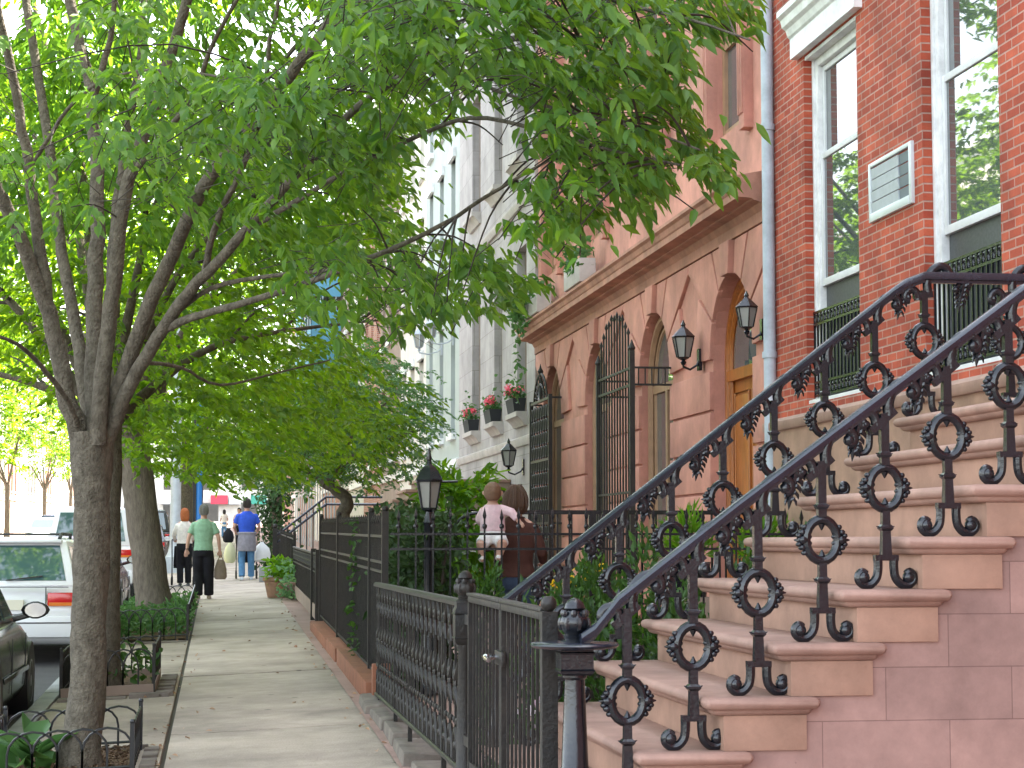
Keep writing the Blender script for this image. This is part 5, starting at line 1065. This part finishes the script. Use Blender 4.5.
tag(MB().box(.92, 1.22, 44.6, 45.0, gz(1, 45)-.02, gz(1, 45)+.34).build('stone_block', 'curb', bevel=.02), 'pale square stone block at the foot of the stair rails', 'block')
# lamp post in the front yard, grey street lamp, blue pole
yl = thing('yard_lamp', 'black lamp post with a glazed lantern in front of the hedge', 'lamp post', (1.83, 16.95, yz(17)))
x, y, z = 1.80, 16.95, 2.02
b = MB(); b.lathe((x, y, yz(17)), [(.07, 0), (.07, .1), (.045, .16), (.042, 1.45), (.055, 1.48), (.04, 1.52), (.03, 1.60)], 12); b.bw('post', 'iron', yl)
b = MB(); b.lathe((x, y, z), [(.03, -.14), (.07, -.12), (.075, -.105)], 6); b.lathe((x, y, z), [(.125, .12), (.13, .14), (.085, .22), (.06, .25), (.03, .27), (.02, .30), (.028, .325), (.006, .42)], 6)
for k in range(6): a = 2*pi*k/6+pi/6; b.tube([(x+.07*cos(a), y+.07*sin(a), z-.105), (x+.112*cos(a), y+.112*sin(a), z+.12)], .007, 4)
b.bw('lantern_cage', 'iron', yl, ang=30); MB().lathe((x, y, z), [(.064, -.1), (.105, .12)], 6).bw('lantern_glass', 'lampglass', yl, smooth=False)
MB().tube([(x, y, 2.14), (x+.25, y, 2.145)], .012, 5).bw('ladder_rest', 'iron', yl)
lp = thing('street_lamp', 'pale grey street lamp post with a square base by the kerb beside the couple', 'lamp post', (-1.17, 55, gz(-1.17, 55))); zz = gz(-1.17, 55)
b = MB(); b.box(-1.43, -.91, 54.75, 55.25, zz-.05, zz+.42); b.lathe((-1.17, 55, zz), [(.27, .42), (.20, .55), (.155, .75), (.15, 3.2), (.09, 8.5)], 12); b.bw('post', 'galv', lp); MB().tube([(-1.17, 55, zz+8.3), (-1.9, 55, zz+8.9), (-3.2, 55, zz+9)], [.06, .05, .05], 6).bw('arm', 'galv', lp); MB().box(-3.9, -3.1, 54.85, 55.15, zz+8.9, zz+9.1).bw('lamp_head', 'galv', lp, bevel=.03)
bp_ = thing('blue_pole', 'bright blue metal pole with a dark strip, rising behind the man in green', 'pole', (-.62, 60, gz(-.6, 60))); zz = gz(-.6, 60)
MB().tube([(-.58, 60, zz-.05), (-.58, 60, zz+5.2)], .10, 10).bw('shaft', 'bluepole', bp_); MB().box(-.76, -.70, 59.9, 60.1, zz, zz+4.4).bw('strip', 'dark', bp_)
# ------------------------------------------------------------------ cars (nose towards +Y, origin at the middle of the wheelbase on the road)
def car(label, x, yrear, paint, L=4.4, Wd=1.70, H=1.42, kind='wagon', group='cars parked along the kerb', facing=1, rack=False, detail=True):
    z0 = rz(yrear+L/2); t = thing('parked_car', label, 'car', (x, yrear+L/2, z0), 0 if facing > 0 else pi, group)
    h = Wd/2; r = L/2; wr = .31 if H < 1.6 else .36; belt = .60*H+.03 if H < 1.6 else .58*H; gc = .19 if H < 1.6 else .26
    hood = belt-.08
    # lower body: stations along y: (y, z bottom, z top, half width)
    if kind == 'sedan': st = [(-r, .42, belt-.16, h*.86), (-r+.05, .30, belt-.08, h*.93), (-r+.35, gc+.03, belt-.02, h*.985), (-r+1.1, gc, belt, h), (r-1.5, gc, belt, h), (r-1.15, gc, belt-.03, h), (r-.5, gc+.02, hood-.06, h*.97), (r-.1, .25, hood-.2, h*.9), (r, .32, hood-.3, h*.82)]
    else: st = [(-r, .36, belt-.30, h*.88), (-r+.03, .28, belt-.20, h*.93), (-r+.12, gc+.03, belt-.01, h*.975), (-r+.5, gc, belt, h), (r-1.5, gc, belt, h), (r-1.15, gc, belt-.03, h), (r-.5, gc+.02, hood-.06, h*.97), (r-.1, .25, hood-.2, h*.9), (r, .32, hood-.3, h*.82)]
    b = MB(); rs = []
    for y, za, zb, w in st:
        m = lerp(za, zb, .55); rs.append([(-w*.90, y, za), (w*.90, y, za), (w*.985, y, lerp(za, zb, .18)), (w, y, m), (w*.975, y, lerp(za, zb, .86)), (w*.90, y, zb), (-w*.90, y, zb), (-w*.975, y, lerp(za, zb, .86)), (-w, y, m), (-w*.985, y, lerp(za, zb, .18))])
    b.rings(rs)
    # greenhouse
    if kind == 'sedan': y0b, y0r, y1r, y1b = -r+.75, -r+1.35, r-2.15, r-1.3
    elif kind == 'wagon': y0b, y0r, y1r, y1b = -r+.10, -r+.34, r-2.05, r-1.25
    else: y0b, y0r, y1r, y1b = -r+.10, -r+.24, r-1.9, r-1.2
    wb, wt = h*.90, h*.74
    lo = [(-wb, y0b, belt-.02), (wb, y0b, belt-.02), (wb, y1b, belt-.03), (-wb, y1b, belt-.03)]
    hi = [(-wt, y0r, H-.05), (wt, y0r, H-.05), (wt, y1r, H-.06), (-wt, y1r, H-.06)]
    cr = [(-wt*.8, y0r+.12, H), (wt*.8, y0r+.12, H), (wt*.8, y1r-.15, H), (-wt*.8, y1r-.15, H)]
    b.rings([lo, hi, cr]); body = b.build('body', paint, t, ang=42, bevel=.025)
    def panel(name, A, B_, C_, D_, u0, u1, v0, v1, m, off, par=body):
        A, B_, C_, D_ = map(Vector, (A, B_, C_, D_)); f = lambda u, v: A.lerp(B_, u).lerp(D_.lerp(C_, u), v); n = (B_-A).cross(D_-A).normalized()*off
        q = [f(u0, v0), f(u1, v0), f(u1, v1), f(u0, v1)]; MB().hexa([p-n*2 for p in q], [p+n for p in q]).build(name, m, par)
    panel('rear_window', lo[0], lo[1], hi[1], hi[0], .07, .93, .12, .90, 'carglass', .006, body)
    panel('windscreen', lo[2], lo[3], hi[3], hi[2], .06, .94, .08, .92, 'carglass', .006, body)
    for a, c, d, e in ((lo[1], lo[2], hi[2], hi[1]), (lo[3], lo[0], hi[0], hi[3])):
        cuts = ((.05, .28), (.31, .62), (.65, .93)) if kind != 'sedan' else ((.08, .24), (.27, .58), (.61, .92))
        if a == lo[3]: cuts = [(1-q, 1-p) for p, q in cuts]
        for u0, u1 in cuts: panel('side_window', a, c, d, e, u0, u1, .14, .88, 'carglass', .006, body)
    for sx in (-1, 1):
        for wy in (-r+.82, r-.86):
            w = MB(); X = sx*(h-.10); w.rings([[(X+dx, wy+rr*cos(2*pi*k/20), wr+rr*sin(2*pi*k/20)) for k in range(20)] for dx, rr in ((-.10, wr*.93), (-.085, wr), (.085, wr), (.10, wr*.93))]); wh = w.build('wheel', 'rubber', t)
            m = MB(); xo = X+sx*.101; m.rings([[(xo+sx*dx, wy+rr*cos(2*pi*k/20), wr+rr*sin(2*pi*k/20)) for k in range(20)] for dx, rr in ((-.01, wr*.64), (.006, wr*.62), (-.004, wr*.5), (.004, wr*.12))]); m.build('rim', 'rim', wh)
            a = MB(); a.rings([[(sx*(h-.20), wy+rr*cos(2*pi*k/20), wr+rr*sin(2*pi*k/20)) for k in range(20)] for rr in (wr*1.18,)]+[[(sx*(h+.004), wy+wr*1.16*cos(2*pi*k/20), wr+wr*1.16*sin(2*pi*k/20)) for k in range(20)]]); a.build('wheel_arch', 'plastic', body)
        tz = belt-.17 if kind != 'sedan' else belt-.16
        q = MB(); xa, xb = sorted((sx*h*.93, sx*h*.52)); q.box(xa, xb, -r-.012, -r+.10, tz-.085, tz+.075); tl = q.build('tail_light', 'tail_red', t, bevel=.02)
        MB().box(xa+.02, xb-.02, -r-.016, -r+.05, tz-.083, tz-.042).build('indicator', 'tail_amber', tl)
        MB().box(*sorted((sx*h*.88, sx*h*.5)), r-.16, r-.01, hood-.30, hood-.18).build('headlight', 'chrome', t, bevel=.03)
        mr = MB(); mr.rings([[(sx*(h+.10)+wq*cos(2*pi*k/14)*(1+.12*cos(4*pi*k/14)), y1b-.30+dy, belt+.11+hq*sin(2*pi*k/14)) for k in range(14)] for dy, wq, hq in ((-.05, .10, .066), (-.045, .112, .078), (.0, .11, .075), (.06, .05, .04))]); MB().rings([[(sx*(h+.10)+wq*cos(2*pi*k/14), y1b-.30+dy, belt+.11+wq*.68*sin(2*pi*k/14)) for k in range(14)] for dy, wq in ((-.054, .092), (-.046, .092))]).build('mirror_glass', 'chrome', body); mr.tube([(sx*(h-.1), y1b-.28, belt+.03), (sx*(h+.04), y1b-.28, belt+.07)], .03, 6); mr.build('mirror', paint, t)
    MB().box(-h*.93, h*.93, -r-.07, -r+.10, .30, .56).build('rear_bumper', paint, t, bevel=.04); MB().box(-h*.9, h*.9, r-.15, r+.05, .26, .48).build('front_bumper', paint, t, bevel=.04)
    if kind == 'wagon':
        for xa, xb, za, zb in ((-h*.80, h*.80, belt-.035, belt-.028), (-h*.50, -h*.492, .58, belt-.03), (h*.492, h*.50, .58, belt-.03), (-h*.5, h*.5, .575, .582)): MB().box(xa, xb, -r-.008, -r+.06, za, zb).build('tailgate_seam', 'plastic', body)
        MB().box(-h*.90, h*.90, -r-.076, -r-.02, .47, .485).build('bumper_strip', 'plastic', body); MB().bar((-.05, y0b-.015, belt+.05), (.38, y0b+.02, belt+.10), .016).build('rear_wiper', 'plastic', body)
    MB().box(-.17, .17, -r-.03, -r+.02, belt-.30, belt-.18).build('number_plate', 'plate', t)
    for yq in (y1b-.1, (y0b+y1b)/2-.05):
        for sx in (-1, 1): MB().box(*sorted((sx*(h-.004), sx*(h+.003))), yq-.006, yq+.006, gc+.12, belt-.10).build('door_seam', 'plastic', body)
    for sx in (-1, 1): MB().box(*sorted((sx*(h+.002), sx*(h+.018))), -r+1.2, r-1.25, .44, .485).build('side_trim', paint if kind != 'wagon' else 'plastic', body, bevel=.006)
    if rack:
        k = MB()
        for sx in (-1, 1): k.tube([(sx*wt*.86, y0r+.05, H-.02), (sx*wt*.88, y0r+.15, H+.035), (sx*wt*.88, y1r-.3, H+.035), (sx*wt*.86, y1r-.2, H-.02)], .022, 6)
        for yq in (y0r+.5, y1r-.6): k.tube([(-wt*.88, yq, H+.035), (wt*.88, yq, H+.035)], .013, 6)
        k.build('roof_rack', 'plastic', t); MB().box(-wt*.92, wt*.92, y0r-.10, y0r+.12, H-.07, H-.035).build('roof_spoiler', paint, t, bevel=.012)
    return t
car('dark green parked car nearest the camera, only its front corner and door mirror in view', -2.55, 15.1, 'car_dark', 4.45, 1.72, 1.40, 'sedan')
car('white parked estate car with black roof rails and red and amber tail lights', -2.46, 24.2, 'car_white', 4.35, 1.72, 1.50, 'wagon', rack=True)
car('maroon parked saloon glimpsed between the two nearest tree trunks', -2.46, 33.2, 'car_maroon', 4.5, 1.72, 1.40, 'sedan')
car('tall white van-like car parked beyond the maroon saloon', -2.62, 41.5, 'car_white', 4.7, 1.9, 1.90, 'suv')
car('silver parked saloon just left of the grey street lamp', -2.5, 58.5, 'car_silver', 4.5, 1.72, 1.42, 'sedan')
car('black parked saloon between the silver car and the tall black one', -2.5, 64.5, 'car_navy', 4.5, 1.72, 1.42, 'sedan')
car('tall black parked car furthest along the kerb', -2.55, 71.5, 'car_dark', 4.7, 1.85, 1.85, 'suv')
g = 'cars parked across the street'
car('white car parked across the street at the left edge of the photo', -9.2, 106, 'car_white', 4.4, 1.72, 1.45, 'wagon', g, -1)
car('navy blue estate car parked across the street, left one of the dark pair', -9.6, 118, 'car_navy', 4.5, 1.75, 1.55, 'wagon', g)
car('dark saloon parked across the street, right one of the dark pair', -9.2, 129, 'car_dark', 4.5, 1.75, 1.5, 'wagon', g)

# ------------------------------------------------------------------ people
def ell(c, rx, ry, n=14, tilt=0.0): return [(c[0]+rx*cos(2*pi*k/n), c[1]+ry*sin(2*pi*k/n), c[2]+tilt*sin(2*pi*k/n)*ry) for k in range(n)]
def cap_tube(b, pts, r, n=10): b.tube(pts, r, n); b.ball(pts[0], r[0] if hasattr(r, '__len__') else r, n, 6); b.ball(pts[-1], r[-1] if hasattr(r, '__len__') else r, n, 6)
def organic(b, name, m, t, voxel=.012, smooth=4):
    o = b.build(name, m, t); md = o.modifiers.new('remesh', 'REMESH'); md.mode = 'VOXEL'; md.voxel_size = voxel; md.use_smooth_shade = True
    s = o.modifiers.new('smooth', 'SMOOTH'); s.factor = .5; s.iterations = smooth; return o
def hand(b, w, d, side, s=1.0):           # palm, four unequal curled fingers and a thumb off the side of the palm
    w = Vector(w); d = Vector(d).normalized(); up = Vector((0, 1, 0)) if abs(d.y) < .8 else Vector((0, 0, 1)); a = d.cross(up).normalized()
    c = w+d*.045*s; b.rings([[w+d*h*s+a*wd*s*cos(q)+up*.014*s*sin(q) for q in [2*pi*k/8 for k in range(8)]] for h, wd in ((-.01, .024), (.03, .038), (.075, .040), (.088, .034))])
    for i, L in enumerate((.060, .070, .066, .052)):
        o = a*(-.03+.02*i)*s+w+d*.08*s; b.tube([o-d*.02*s, o+d*L*.5*s+up*.004*s, o+d*L*.9*s+up*.022*s], [.0095*s, .009*s, .007*s], 6)
    th = w+d*.025*s-a*.032*s*side; b.tube([th, th+d*.03*s-a*.022*s*side, th+d*.062*s-a*.02*s*side+up*.012*s], [.011*s, .010*s, .008*s], 6)
def person(label, x, y, z, yaw, ht, look, group=None, cat='person'):
    k = ht/1.75; t = thing('person', label, cat, (x, y, z), yaw, group); V = lambda *p: Vector(p)*k
    L = look; hw = L.get('hw', .175); female = L.get('female', False)
    J = dict(hip=V(0, 0, .93), waist=V(0, 0, 1.06), chest=V(0, .0, 1.30), neck=V(0, .01, 1.47), head=V(0, .03, 1.62))
    arms = L['arms']; legs = L['legs']
    b = MB()      # one continuous body
    b.rings([[Vector(p) for p in ell(V(0, y_, h), rx*k, ry*k)] for h, rx, ry, y_ in ((.86, .15, .11, 0), (.95, .165, .115, 0), (1.06, .135, .095, 0), (1.2, hw*.88, .11, 0), (1.33, hw*.93, .11, .0), (1.41, hw*.70, .085, .0), (1.45, hw*.42, .065, .0), (1.475, .06, .058, .01), (1.54, .056, .056, .015))])
    b.rings([[Vector(p) for p in ell(V(0, y_, h), rx*k, ry*k)] for h, rx, ry, y_ in ((1.515, .035, .04, .045), (1.545, .055, .07, .035), (1.585, .068, .088, .022), (1.63, .073, .096, .015), (1.68, .071, .093, .01), (1.72, .055, .072, .005), (1.745, .025, .035, .0))])
    b.tube([V(0, .10, 1.62), V(0, .128, 1.596), V(0, .10, 1.585)], [.010*k, .014*k, .008*k], 6)
    for sx in (-1, 1): b.ball(V(sx*.076, .01, 1.605), (.012*k, .02*k, .03*k), 7, 5); b.ball(V(sx*.03, .105, 1.565), (.016*k, .008*k, .005*k), 6, 4)
    for i, sx in enumerate((-1, 1)):
        s_, e, w = V(sx*(hw), 0, 1.375), V(*arms[i][0]), V(*arms[i][1]); cap_tube(b, [V(sx*.08, 0, 1.42), s_, s_.lerp(e, .5), e, e.lerp(w, .45), w], [.06*k, .052*k, .046*k, .037*k, .036*k, .025*k]); hand(b, w, (w-e), sx, k)
        hp, kn, an = V(sx*.088, 0, .90), V(*legs[i][0]), V(*legs[i][1]); cap_tube(b, [hp, hp.lerp(kn, .5), kn, kn.lerp(an, .4), an], [.085*k, .074*k, .054*k, .050*k, .034*k])
    body = organic(b, 'body', L.get('skin', 'skin'), t, .0085*k, 2)
    for sx in (-1, 1): MB().ball(V(sx*.032, .098, 1.632), (.011*k, .008*k, .007*k), 8, 6).build('eye', 'dark', body)
    # shirt
    b = MB(); o = .022; zl = L.get('hem', .93)
    b.rings([[Vector(p) for p in ell(V(0, 0, h), (rx+o)*k, (ry+o)*k)] for h, rx, ry in ((zl, .165+L.get('flare', 0), .118), (1.05, .145, .10), (1.2, hw*.90, .112), (1.32, hw*.97, .112), (1.40, hw*.84, .096), (1.455, hw*.55, .080), (1.49, .060, .058))])
    for i, sx in enumerate((-1, 1)):
        s_, e, w = V(sx*hw*.97, 0, 1.37), V(*arms[i][0]), V(*arms[i][1]); f = L.get('sleeve', .7)
        pts = [V(sx*.08, 0, 1.40), s_, s_.lerp(e, min(f, 1)*.6), s_.lerp(e, min(f, 1))]; rr = [.068*k, .068*k, .064*k, .064*k]
        if f > 1: pts += [e.lerp(w, (f-1)*.5), e.lerp(w, f-1)]; rr[3] = .052*k; rr += [.048*k, .038*k]
        b.tube(pts, rr, 10); b.ball(s_, .066*k, 10, 6)
    organic(b, 'shirt', L['shirt'], t, .012*k, 5)
    # trousers
    b = MB(); b.rings([[Vector(p) for p in ell(V(0, 0, h), (rx+.012)*k, (ry+.012)*k)] for h, rx, ry in ((.80, .14, .115), (.86, .165, .13), (.95, .168, .12), (1.0, .155, .108))])
    for i, sx in enumerate((-1, 1)):
        hp, kn, an = V(sx*.085, 0, .89), V(*legs[i][0]), V(*legs[i][1]); lw = L.get('legw', 1.0); b.tube([hp, hp.lerp(kn, .5), kn, kn.lerp(an, .5), an+Vector((0, 0, -.01))], [.10*k, .092*k*lw, .076*k*lw, .072*k*lw, .070*k*lw], 12)
    organic(b, 'trousers', L['trousers'], t, .012*k, 4)
    for i, sx in enumerate((-1, 1)):
        an = V(*legs[i][1]); tl = L.get('tilt', (0, 0))[i]; b = MB(); rs = []
        for u, wd, h in ((-.075, .03, .05), (-.06, .038, .075), (0, .042, .085), (.07, .045, .065), (.14, .042, .045), (.175, .025, .03)):
            c = an+V(0, u, -.085+h*.5); c.z += tl*(-u-.12)*k if tl else 0; rs.append(ell(c, wd*k, 0, 10)); rs[-1] = [(c.x+wd*k*cos(2*pi*j/10), c.y, c.z+h*.5*k*sin(2*pi*j/10)) for j in range(10)]
        b.rings(rs).build('shoe', L['shoe'], t)
    # hair
    b = MB()
    b.rings([[Vector((c_[0]*(1+.035*sin(11*q+h*9)), c_[1]*(1+.03*sin(9*q)), c_[2]+.006*sin(5*q))) for q, c_ in enumerate(ell(V(0, y_, h), rx*k, ry*k, 40))] for h, rx, ry, y_ in L['hairp']]); organic(b, 'hair', L['hair'], t, .011*k, 3)
    b = MB()      # loose strands over the hair, falling from the crown
    for q in range(46):
        a = 2*pi*q/46+random.uniform(-.06, .06); pts = []; st_ = random.uniform(-.02, .02)
        for h, rx, ry, y_ in reversed(L['hairp']): pts.append(V((rx*1.04+.002)*cos(a+st_*len(pts)), y_+(ry*1.04+.002)*sin(a+st_*len(pts)), h+random.uniform(-.006, .004)))
        if sin(a) > .45: pts = pts[:max(3, len(pts)-3)]
        b.tube(pts, [.0035*k]*(len(pts)-1)+[.0015*k], 4, cap=False)
    b.build('hair_strands', L['hair'], t)
    return t, k
short = ((1.56, .060, .045, -.045), (1.60, .079, .080, -.022), (1.65, .084, .098, -.004), (1.70, .079, .098, .0), (1.74, .060, .074, .0), (1.765, .028, .036, 0))
longh = ((1.475, .055, .035, -.065), (1.50, .074, .05, -.062), (1.54, .088, .075, -.045), (1.60, .092, .095, -.02), (1.66, .092, .108, -.004), (1.71, .085, .104, .0), (1.755, .062, .076, .0), (1.78, .03, .04, 0))
bob = ((1.515, .075, .07, -.04), (1.54, .105, .10, -.03), (1.59, .118, .122, -.02), (1.66, .112, .125, -.004), (1.72, .09, .11, .0), (1.765, .062, .076, .0), (1.79, .03, .04, 0))
mg, kk = person('grey-haired person in a sage green polo shirt and black trousers, walking away with a bag', -.27, 37.4, gz(-.27, 37.4)+.005, radians(-3), 1.76,
    dict(shirt='green_shirt', trousers='black_trs', hair='hair_grey', hairp=short, shoe='shoe', hw=.185, sleeve=.72, hem=.90, legw=1.28, arms=(((-.27, -.05, 1.15), (-.305, -.02, .92)), ((.275, -.02, 1.15), (.30, .04, .90))), legs=(((-.095, .06, .49), (-.09, -.02, .085)), ((.10, .05, .49), (.105, .10, .085)))), 'people walking away along the sidewalk')
MB().tube([(-.305+.03*cos(2*pi*k/10), -.02+.03*sin(2*pi*k/10), .935) for k in range(10)], .008, 5, closed=True).build('wristwatch', 'dark', mg)
hb = thing('shopping_bag', 'slim taupe bag hanging from the hand of the person in green', 'bag', (.05, 37.44, gz(0, 37.4)+.36))
b = MB(); b.rings([[(.05+w*cos(2*pi*j/12), 37.44+d*sin(2*pi*j/12), gz(0, 37.4)+h) for j in range(12)] for h, w, d in ((.36, .09, .05), (.40, .12, .06), (.55, .115, .055), (.68, .08, .03), (.73, .055, .02))]); b.bw('pouch', 'bag', hb)
MB().tube([(.0, 37.44, gz(0, 37.4)+.71), (.035, 37.44, gz(0, 37.4)+.81), (.065, 37.44, gz(0, 37.4)+.81), (.10, 37.44, gz(0, 37.4)+.71)], .009, 5).bw('handle', 'bag', hb)
rw, _ = person('red-haired person in a white top and black trousers pushing a pushchair', -.74, 44.4, gz(-.74, 44.4)+.005, radians(4), 1.70,
    dict(shirt='white_shirt', trousers='black_trs', hair='hair_red', hairp=longh, shoe='shoe_k', hw=.165, sleeve=1.9, hem=.97, legw=1.05, arms=(((-.235, .08, 1.17), (-.20, .30, 1.05)), ((.235, .08, 1.17), (.20, .30, 1.05))), legs=(((-.09, .04, .49), (-.085, -.03, .085)), ((.09, .05, .49), (.10, .08, .085)))), 'people walking away along the sidewalk')
def pushchair(label, x, y, yaw=0):
    z = gz(x, y)+.004; t = thing('pushchair', label, 'pushchair', (x, y, z), yaw, 'pushchairs on the sidewalk')
    f = MB()
    for sx in (-.24, .24): f.tube([(sx, -.30, 1.02), (sx, -.1, .75), (sx, .35, .12)], .014, 6); f.tube([(sx, .15, .62), (sx, -.15, .12)], .014, 6)
    f.tube([(-.24, -.30, 1.02), (.24, -.30, 1.02)], .018, 6); f.build('frame', 'plastic', t)
    s = MB(); s.hexa([(-.21, -.05, .38), (.21, -.05, .38), (.21, .32, .42), (-.21, .32, .42)], [(-.2, -.05, .46), (.2, -.05, .46), (.2, .32, .48), (-.2, .32, .48)]); s.hexa([(-.21, -.14, .42), (.21, -.14, .42), (.21, -.06, .42), (-.21, -.06, .42)], [(-.19, -.22, .88), (.19, -.22, .88), (.19, -.15, .88), (-.19, -.15, .88)]); s.build('seat', 'black_trs', t, bevel=.02)
    for sx in (-.24, .24):
        for yq in (-.15, .35): MB().rings([[(sx+dx, yq+rr*cos(2*pi*k/14), .10+rr*sin(2*pi*k/14)) for k in range(14)] for dx, rr in ((-.02, .09), (-.015, .10), (.015, .10), (.02, .09))]).build('wheel', 'rubber', t)
    return t
pushchair('dark pushchair pushed by the red-haired person in white', -.78, 45.05); pushchair('dark pushchair hung with shopping bags in front of the person in blue', .67, 47.15)
mb_, _ = person('person in a royal blue shirt and light jeans with a grey sweater round the waist', .66, 46.4, gz(.66, 46.4)+.005, radians(2), 1.88,
    dict(shirt='blue_shirt', trousers='jeans', hair='hair_dark', hairp=short, shoe='shoe_w', hw=.19, sleeve=.66, hem=.95, legw=1.0, arms=(((-.27, .03, 1.15), (-.225, .26, 1.03)), ((.27, .03, 1.15), (.225, .26, 1.03))), legs=(((-.10, .07, .49), (-.10, -.06, .085)), ((.10, .06, .49), (.11, .14, .085)))), 'people walking away along the sidewalk')
b = MB(); kq = 1.88/1.75; b.rings([[Vector(p)*kq for p in ell((0, -.01, h), rx, ry)] for h, rx, ry in ((.62, .205, .15), (.72, .21, .155), (.88, .20, .15), (1.0, .185, .14), (1.03, .18, .135))]); b.tube([Vector((.19*cos(a), .14*sin(a), 1.015))*kq for a in [2*pi*k/16 for k in range(16)]], .03, 7, closed=True)
organic(b, 'sweater', 'grey_cloth', mb_, .014, 3)
def sack(name, label, x, y, z, r, h, m, group):
    t = thing(name, label, 'bag', (x, y, z), 0, group); b = MB(); b.rings([[(x+r*w*cos(2*pi*j/14)*(1+.1*sin(3*j)), y+r*.7*w*sin(2*pi*j/14), z+h*v) for j in range(14)] for v, w in ((0, .6), (.1, .95), (.4, 1.05), (.7, .85), (.9, .35), (1, .15))]); b.bw('sack', m, t); b = MB(); b.tube([(x-.04, y, z+h*.93), (x, y, z+h*1.2), (x+.04, y, z+h*.93)], .008, 4); b.bw('handle', m, t)
sack('shopping_bag', 'white plastic shopping bag on the right side of the bag-hung pushchair', 1.02, 46.75, gz(1, 47)+.40, .20, .46, 'plastic_bag', 'bags hung on the pushchair'); sack('shopping_bag', 'pale yellow shopping bag on the left side of the bag-hung pushchair', .28, 46.8, gz(.3, 47)+.40, .13, .5, 'yellow_bag', 'bags hung on the pushchair')
sack('backpack', 'dark rucksack hanging at the left arm of the person in blue', .24, 46.35, gz(.3, 47)+.88, .12, .34, 'black_trs', 'bags hung on the pushchair')
person('small distant person in a pale blue top and short skirt on the bright far sidewalk', .35, 120, gz(.35, 120)+.005, radians(5), 1.66, dict(shirt='white_shirt', trousers='jeans', hair='hair_dark', hairp=longh, shoe='shoe_k', hw=.16, sleeve=.6, hem=.7, flare=.04, arms=(((-.22, 0, 1.16), (-.23, .05, .93)), ((.22, 0, 1.16), (.24, .05, .93))), legs=(((-.09, .05, .49), (-.085, .1, .085)), ((.09, .03, .49), (.09, -.04, .085)))), 'people walking away along the sidewalk')
person('distant person in pink, mostly hidden just left of the person in blue', .95, 92, gz(.95, 92)+.005, radians(175), 1.72, dict(shirt='pink', trousers='black_trs', hair='hair_dark', hairp=short, shoe='shoe_k', hw=.18, sleeve=.6, arms=(((-.25, 0, 1.16), (-.26, .05, .93)), ((.25, 0, 1.16), (.27, .05, .93))), legs=(((-.09, .05, .49), (-.085, .1, .085)), ((.09, .03, .49), (.09, -.04, .085)))), 'people walking away along the sidewalk')
# the woman with a child on her arm, in the front yard
wz = yz(18)+.08; wx, wy = 2.68, 17.75
wo, _ = person('brown-haired person in a dark brown top carrying a baby in the front yard', wx, wy, wz, radians(-28), 1.70,
    dict(shirt='brown_top', trousers='darkjeans', hair='hair_brown', hairp=bob, shoe='shoe_k', hw=.175, sleeve=1.9, hem=.92, flare=.02, arms=(((-.29, -.10, 1.20), (-.08, -.36, 1.22)), ((.25, .02, 1.15), (.20, .22, 1.06))), legs=(((-.09, .02, .49), (-.09, .0, .085)), ((.09, .02, .49), (.10, .03, .085)))))
bx, by, bz = wx-.25, wy-.27, wz+1.25
ba = thing('baby', 'baby in a pale pink top carried on the arm of the brown-haired person', 'baby', (bx, by, bz), radians(-10))
b = MB(); b.rings([ell((0, 0, h), rx, ry) for h, rx, ry in ((-.03, .07, .06), (.03, .105, .085), (.14, .10, .08), (.25, .095, .07), (.30, .06, .05), (.325, .04, .04))]); b.ball((0, .0, .405), (.074, .086, .09), 14, 10); b.ball((0, .09, .40), .014, 6, 5)
for sx in (-1, 1): b.ball((sx*.083, .01, .405), (.012, .018, .024), 6, 5)
for p in ([(-.08, 0, .25), (-.12, .06, .17), (-.10, .14, .12)], [(.08, 0, .26), (.17, -.04, .23), (.235, -.05, .155)]): cap_tube(b, p, [.034, .028, .022], 8); hand(b, p[-1], Vector(p[-1])-Vector(p[-2]), 1, .55)
for p in ([(-.05, -.01, .0), (-.10, -.10, -.06), (-.09, -.09, -.17)], [(.06, -.01, .0), (.09, -.11, -.05), (.06, -.10, -.16)]): cap_tube(b, p, [.058, .048, .032], 8); b.ball((p[-1][0], p[-1][1]-.02, p[-1][2]-.02), (.026, .045, .024), 8, 6)
bb = organic(b, 'body', 'skin2', ba, .007, 3)
for sx in (-1, 1): MB().ball((sx*.033, .088, .425), .009, 7, 5).build('eye', 'dark', bb)
b = MB(); b.rings([ell((0, 0, h), rx, ry) for h, rx, ry in ((.06, .118, .098), (.14, .113, .093), (.25, .108, .083), (.30, .07, .06))])
for p in ([(-.07, 0, .25), (-.12, .06, .17), (-.105, .12, .13)], [(.07, 0, .26), (.17, -.04, .23), (.222, -.048, .17)]): b.tube(p, [.048, .042, .036], 8); b.ball(p[1], .042, 8, 6)
organic(b, 'top', 'pink', ba, .011, 4)
b = MB(); b.rings([ell((0, 0, h), rx, ry) for h, rx, ry in ((-.05, .09, .085), (.0, .118, .10), (.07, .112, .092))])
for p in ([(-.05, -.01, .0), (-.095, -.09, -.055)], [(.06, -.01, .0), (.088, -.10, -.048)]): b.tube(p, [.07, .064], 8)
organic(b, 'shorts', 'baby_white', ba, .011, 3)
for p in ((-.09, -.10, -.185), (.06, -.11, -.175)): MB().ball(p, (.032, .052, .032), 8, 6).build('sock', 'baby_white', ba)
b = MB(); b.rings([ell((0, y_, h), rx, ry) for h, rx, ry, y_ in ((.335, .05, .045, -.045), (.37, .074, .07, -.025), (.42, .083, .092, -.006), (.465, .070, .08, 0), (.495, .04, .045, 0), (.505, .02, .02, 0))]); organic(b, 'hair', 'hair_baby', ba, .009, 3)
